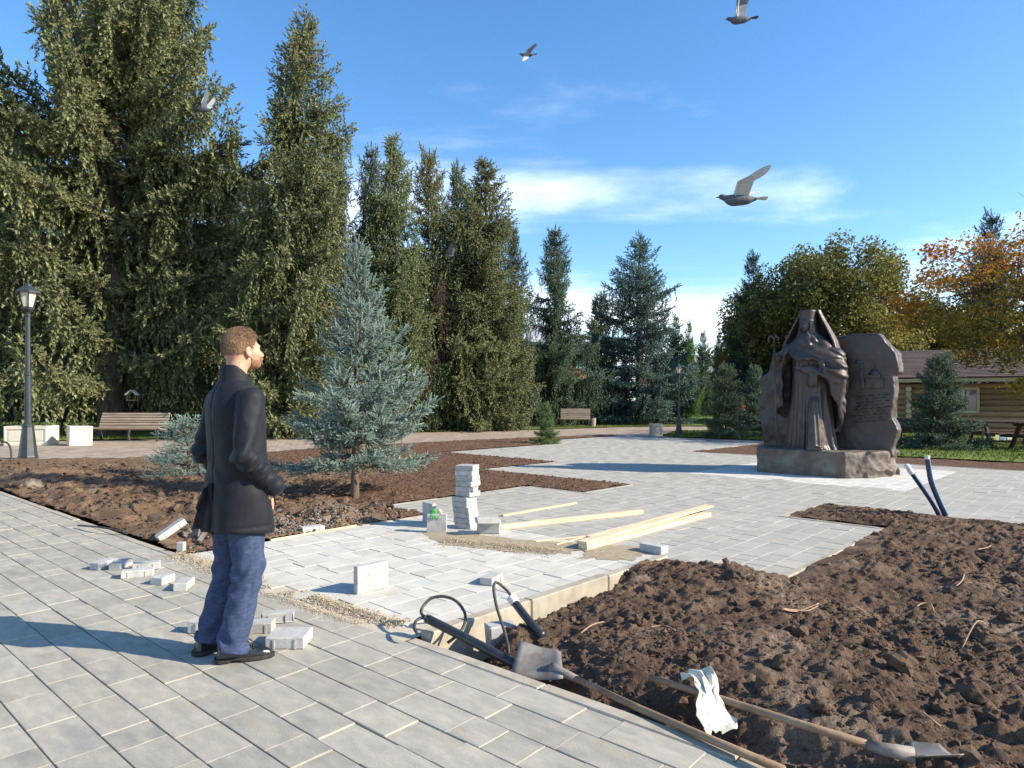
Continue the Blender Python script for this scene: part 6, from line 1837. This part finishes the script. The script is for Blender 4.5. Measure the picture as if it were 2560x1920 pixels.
# seams on the sleeves and the pocket edge
MB().tube([(.200, .085, .99), (.210, .098, .92), (.208, .108, .86)], .006, 6).build('pocket_welt', M_coat, man, smooth=True)
bt = MB()
for k in range(3): bt.box((.245 - k * .006, .02 + .02 * k, 1.035 - .02 * k), (.008, .013, .013), rot=(0, .2, 0), bev=.003)
bt.build('cuff_buttons', M_dark, man, kind='stuff')

def leg_f(s):
    hip, kne, ank = (s * .088, -.010, .90), (s * .100 + (.0 if s > 0 else -.010), .005, .50), ((.082, -.075, .07) if s > 0 else (-.150, -.090, .07))
    def f(X, Y, Z):
        a = cap(X, Y, Z, hip, kne, .108, .082)
        b = cap(X, Y, Z, kne, ank, .082, .080)
        g = smin(a, b, .03)
        # flatten sideways: pressed trousers
        ph = Z * 46 + 2.6 * np.sin(X * 21 + Y * 15) + 1.4 * np.sin(Z * 13 + s)
        g = g + .0075 * np.sin(ph) * (np.exp(-((Z - .46) / .13) ** 2) * .9 + np.exp(-((Z - .13) / .06) ** 2) * 1.5 + .18)
        g = g + .008 * wr(X, Y, Z, 9, 5, 230 + s) + .004 * wr(X, Y, Z, 26, 13, 236 + s)
        # crease front and seam at the side
        cx = np.interp(Z, [.07, .5, .9], [ank[0], kne[0], hip[0]]); cyy = np.interp(Z, [.07, .5, .9], [ank[1], kne[1], hip[1]])
        dx, dy = X - cx, Y - cyy
        g = g - .010 * np.exp(-(dx / .016) ** 2) * (dy > 0) + .0035 * np.exp(-((dy + .01) / .005) ** 2) * (dx * s > 0)
        return g
    return f
lf_, rf_ = leg_f(-1), leg_f(1)
def trs_f(X, Y, Z):
    f = smin(lf_(X, Y, Z), rf_(X, Y, Z), .012)
    f = smin(f, rbox(X, Y, Z, (0, -.01, .93), (.175, .115, .12), .09), .05)
    hem = np.where(X > -.03, .052 + (Y + .07) * -.28, .062 + (Y + .09) * -.25)
    return smax(smax(f, hem - Z, .008), Z - 1.02, .02)
add('trousers', net('trousers', trs_f, (-.28, -.25, .0), (.26, .18, 1.04), .0075), M_trs, man)
def shoe(loc, rz, lift=0.0):
    r = empty('shoe', loc, rz); r.parent = man
    outl = [(-.045, -.100), (-.020, -.112), (.018, -.110), (.040, -.090), (.040, -.02), (.050, .08), (.046, .14), (.030, .182), (.006, .198), (-.020, .186), (-.042, .14), (-.050, .08), (-.042, -.02)]
    def up(X, Y, Z):
        d2 = poly_sd(X, Y, outl) + .006
        zt = np.interp(Y, [-.12, -.08, 0, .05, .10, .15, .20], [.098, .105, .108, .090, .070, .062, .045])
        w = np.interp(Z, [.02, .05, .11], [0, .004, .022])
        f = smax(d2 + w, Z - zt, .030)
        f = smax(f, .022 - Z, .004)
        # cap and quarter seams
        f = f - .0022 * np.exp(-((Y - .120 + 3.5 * X * X * 8) / .004) ** 2) - .0022 * np.exp(-((Y - .035 + Z * .4) / .004) ** 2)
        return f + .0016 * np.sin(Y * 150 + X * 40) * np.exp(-((Y - .075) / .02) ** 2)
    add('upper', net('upper', up, (-.07, -.13, .0), (.07, .22, .13), .005), M_shoe, r)
    def so(X, Y, Z):
        d2 = poly_sd(X, Y, outl) - .004
        f = smax(d2, np.abs(Z - .014) - .013, .004)
        arch = rbox(X, Y, Z, (0, -.005, .0), (.1, .028, .012), .006)
        return smax(f, -arch, .004)
    add('sole', net('sole', so, (-.07, -.13, -.005), (.07, .22, .035), .005), M_sole, r)
    lc = MB()
    for k in range(4): lc.tube([(-.022, .048 + k * .013, .096 - k * .006), (0, .052 + k * .013, .101 - k * .006), (.022, .048 + k * .013, .096 - k * .006)], .0028, 5)
    lc.tube([(0, .05, .105), (.025, .062, .108), (.03, .075, .095)], .0026, 5); lc.tube([(0, .05, .105), (-.022, .066, .108), (-.028, .08, .094)], .0026, 5)
    lc.build('laces', M_dark, r, smooth=True)
    return r
shoe((.082, -.055, 0), -radians(31))
shoe((-.150, -.072, 0), -radians(4))
# the wrist that shows where the hand goes into the pocket
def wrist_f(X, Y, Z):
    f = cap(X, Y, Z, (.212, .112, .975), (.212, .150, .915), .030, .034)
    f = smin(f, cap(X, Y, Z, (.212, .145, .93), (.205, .165, .86), .030, .024), .02)
    for i in range(4): f = smin(f, cap(X, Y, Z, (.222 - i * .001, .135 + i * .018, .88), (.216, .130 + i * .018, .815 + .006 * abs(i - 1.5)), .0095, .0082), .006)
    return smin(f, cap(X, Y, Z, (.20, .165, .92), (.185, .185, .865), .012, .010), .01)
add('hand', net('hand', wrist_f, (.14, .06, .78), (.27, .23, 1.02), .005), M_skin, man, (-.045, -.075, .01))

# far walker in a red top
M_red = pmat('red_top', [(.3, (.42, .06, .03)), (.7, (.55, .10, .05))], scale=9, rough=.8)
M_jean = pmat('pale_jeans', [(.3, (.20, .25, .32)), (.7, (.28, .33, .40))], scale=9, rough=.85)
fp = base_at(1857, 36)
far = empty('person', fp, radians(50), 'distant person in a red top and pale jeans between the young spruces', 'person')
def fb(X, Y, Z):
    f = ell(X, Y, Z, (0, 0, 1.60), (.075, .09, .115))
    f = smin(f, cap(X, Y, Z, (0, 0, 1.52), (0, 0, 1.40), .05), .02)
    f = smin(f, cap(X, Y, Z, (0, .095, 1.60), (0, .11, 1.58), .012), .01)
    for s in (-1, 1): f = smin(f, cap(X, Y, Z, (s * .21, .12, 1.02), (s * .20, .20, .96), .035, .03), .01)
    return f
add('body', net('body', fb, (-.3, -.2, .9), (.3, .3, 1.75), .014), M_skin, far)
def ft(X, Y, Z):
    f = smax(ell(X, Y, Z, (0, 0, 1.15), (.19, .12, .34)), .92 - Z, .02)
    for s in (-1, 1): f = smin(f, smin(cap(X, Y, Z, (s * .17, 0, 1.38), (s * .24, -.02, 1.12), .055, .05), cap(X, Y, Z, (s * .24, -.02, 1.12), (s * .21, .11, 1.03), .045, .04), .02), .03)
    return f
add('top', net('top', ft, (-.35, -.2, .85), (.35, .25, 1.55), .016), M_red, far)
def fl(X, Y, Z):
    f = 9.0
    for s in (-1, 1): f = smin(f, smin(cap(X, Y, Z, (s * .09, 0, .92), (s * .10, .06 * s, .5), .09, .07), cap(X, Y, Z, (s * .10, .06 * s, .5), (s * .10, -.02 * s, .08), .065, .05), .02), .03)
    return f
add('trousers', net('trousers', fl, (-.3, -.25, .02), (.3, .25, 1.05), .018), M_jean, far)
def fh(X, Y, Z): return smax(ell(X, Y, Z, (0, -.015, 1.63), (.085, .095, .105)), 1.58 - Z + (Y > .05) * .06, .01)
add('hair', net('hair', fh, (-.12, -.15, 1.5), (.12, .15, 1.78), .014), M_dark, far)
for s in (-1, 1): MB().box((s * .10, .05, .04), (.09, .26, .09), bev=.03).build('shoe', M_dark, far)
# ================================================================ PIGEONS
M_pig = pmat('grey_pigeon_plumage', [(.3, (.065, .07, .085)), (.7, (.13, .135, .15))], scale=40, rough=.7, bump=.3, bscale=120, bdist=.004)
M_pigl = pmat('pale_wing_lining', [(.3, (.42, .41, .39)), (.7, (.58, .57, .55))], scale=40, rough=.7)
M_pigd = pmat('dark_flight_feathers', [(.3, (.045, .046, .052)), (.7, (.085, .086, .094))], scale=40, rough=.65)
M_pigw = pmat('white_feathers', [(.3, (.62, .62, .61)), (.7, (.74, .74, .73))], scale=40, rough=.7)
M_beak = pmat('pigeon_beak', [(.3, (.05, .045, .045)), (.7, (.08, .07, .07))], scale=40, rough=.5)
G_bird = 'pigeons in flight'
def pig_f(X, Y, Z):
    f = ell(X, Y, Z, (0, 0, 0), (.046, .105, .048))
    f = smin(f, ell(X, Y, Z, (0, .055, -.004), (.042, .058, .046)), .03)
    f = smin(f, cap(X, Y, Z, (0, .09, .008), (0, .135, .024), .030, .023), .02)
    f = smin(f, ell(X, Y, Z, (0, .150, .030), (.022, .027, .022)), .015)
    f = smin(f, cap(X, Y, Z, (0, -.07, .004), (0, -.135, .010), .034, .016), .02)
    return f
pig_me = net('pigeon_body', pig_f, (-.07, -.17, -.07), (.07, .20, .07), .0075)
def feather(mb, root, d, n, L, w):
    """one vane: a thin lens shaped blade from root along d, lying square to n"""
    d = Vector(d).normalized(); n = Vector(n).normalized(); s = d.cross(n).normalized(); n = s.cross(d)
    root = Vector(root); pr = [(0, .35), (.25, .8), (.6, 1), (.88, .8), (1, .12)]
    P = []
    for t, k in pr:
        c = root + d * (L * t)
        P += [c - s * w * k * .42, c + n * .0022 * (1 - t), c + s * w * k * .58, c - n * .0018 * (1 - t)]
    Fq = []
    for i in range(len(pr) - 1):
        for k in range(4):
            a, b = i * 4 + k, i * 4 + (k + 1) % 4
            Fq.append((a, b, b + 4, a + 4))
    mb.raw(P, Fq)
def wing(s, up, sweep, fold, parent, m_in, m_tip, tipwhite=False):
    """arm rises by 'up' from the side, outer hand by 'fold' more, swept back"""
    up = radians(up); fold = radians(fold); sweep = radians(sweep)
    A = Vector((s * .034, .045, .030))
    d1 = Vector((s * cos(up), -.12, sin(up))).normalized(); B = A + d1 * .115
    d2 = Vector((s * cos(up + fold) * cos(sweep), -sin(sweep), sin(up + fold) * cos(sweep))).normalized(); Cc = B + d2 * .10
    n = Vector((-s * sin(up), 0, cos(up))); n2 = Vector((-s * sin(up + fold), 0, cos(up + fold)))
    inner = MB(); inner.tube([A, B, Cc], [.014, .011, .006], 7)
    for k in range(10):
        t = k / 9; feather(inner, A.lerp(B, t) + Vector((0, -.002, .0005 * k)), Vector((s * .10 * t, -1, -.02)), n, .118 + .012 * t, .034)
    for k in range(7):
        t = k / 6; feather(inner, A.lerp(B, t * 1.0) + n * .004, Vector((s * .1, -1, 0)), n, .06, .032)
    w = inner.build('wing', m_in, parent)
    tip = MB()
    for k in range(10):
        t = k / 9
        root = B.lerp(Cc, t)
        dd = Vector((0, -1, 0)).lerp(d2, .15 + .85 * t ** 1.1)
        feather(tip, root + n2 * .0006 * k, dd, n2, .125 + .075 * sin(t * 2.2) , .026)
    tip.build('flight_feathers', m_tip, w)
    return w
def pigeon(loc, head, pitch, roll, wl, wr_, label, spread=.5, lin=M_pigl, tip=M_pigd, tailm=M_pigd, tip2=None, sc_=.92):
    r = empty('pigeon', loc, 0, label, 'pigeon', G_bird)
    r.rotation_euler = Euler((pitch, roll, head), 'XYZ'); r.scale = (sc_,) * 3
    add('body', pig_me, M_pig, r)
    MB().lathe([(.006, 0), (.0055, .012), (.001, .026)], n=7).build('beak', M_beak, r, loc=(0, .173, .026), rot=(-radians(100), 0, 0))
    e = MB()
    for s in (-1, 1): e.lathe([(.003, -.002), (.004, 0), (.003, .002)], (s * .0205, .158, .034), 6)
    e.build('eyes', M_beak, r)
    wing(-1, *wl, r, lin, tip); wing(1, *wr_, r, lin, tip2 or tip)
    t = MB()
    for k in range(9):
        a = (k / 8 - .5) * spread * 2
        feather(t, (sin(a) * .012, -.115, .010 + .0006 * k), (sin(a), -cos(a), .02), (0, 0, 1), .125, .030)
    t.build('tail', tailm, r)
    return r
# heading: rotation about Z of the +Y nose; pi/2 turns the nose to -X
pigeon(at(1848, 500, 4.55), radians(84), radians(2), radians(10), (46, 62, 6), (40, 66, 2), 'pigeon with raised swept back pale wings low in the right sky', .25, M_pigl, M_pigl, M_pigw, sc_=.78)
pigeon(at(1850, 50, 8.2), radians(86), radians(-3), radians(4), (78, 10, 6), (80, 12, 6), 'pigeon with wings straight up cut by the top edge of the picture', .22)
pigeon(at(1318, 138, 14.0), radians(64), radians(10), radians(-42), (-2, 14, -4), (22, 30, -8), 'pigeon banking with one white tipped wing pointing down', .5, M_pigd, M_pigw, M_pigd, M_pigd)
pigeon(at(512, 275, 13), radians(84), radians(2), radians(6), (66, 25, 8), (62, 22, 8), 'pale pigeon in front of the enormous spruce at the upper left', .25, M_pigl, M_pigl, M_pigl)
pigeon(at(1125, 640, 20), radians(84), radians(2), radians(8), (60, 20, 6), (56, 20, 6), 'dim brownish pigeon in front of the middle of the spruce row', .25, M_pig, M_pig, M_pigd)
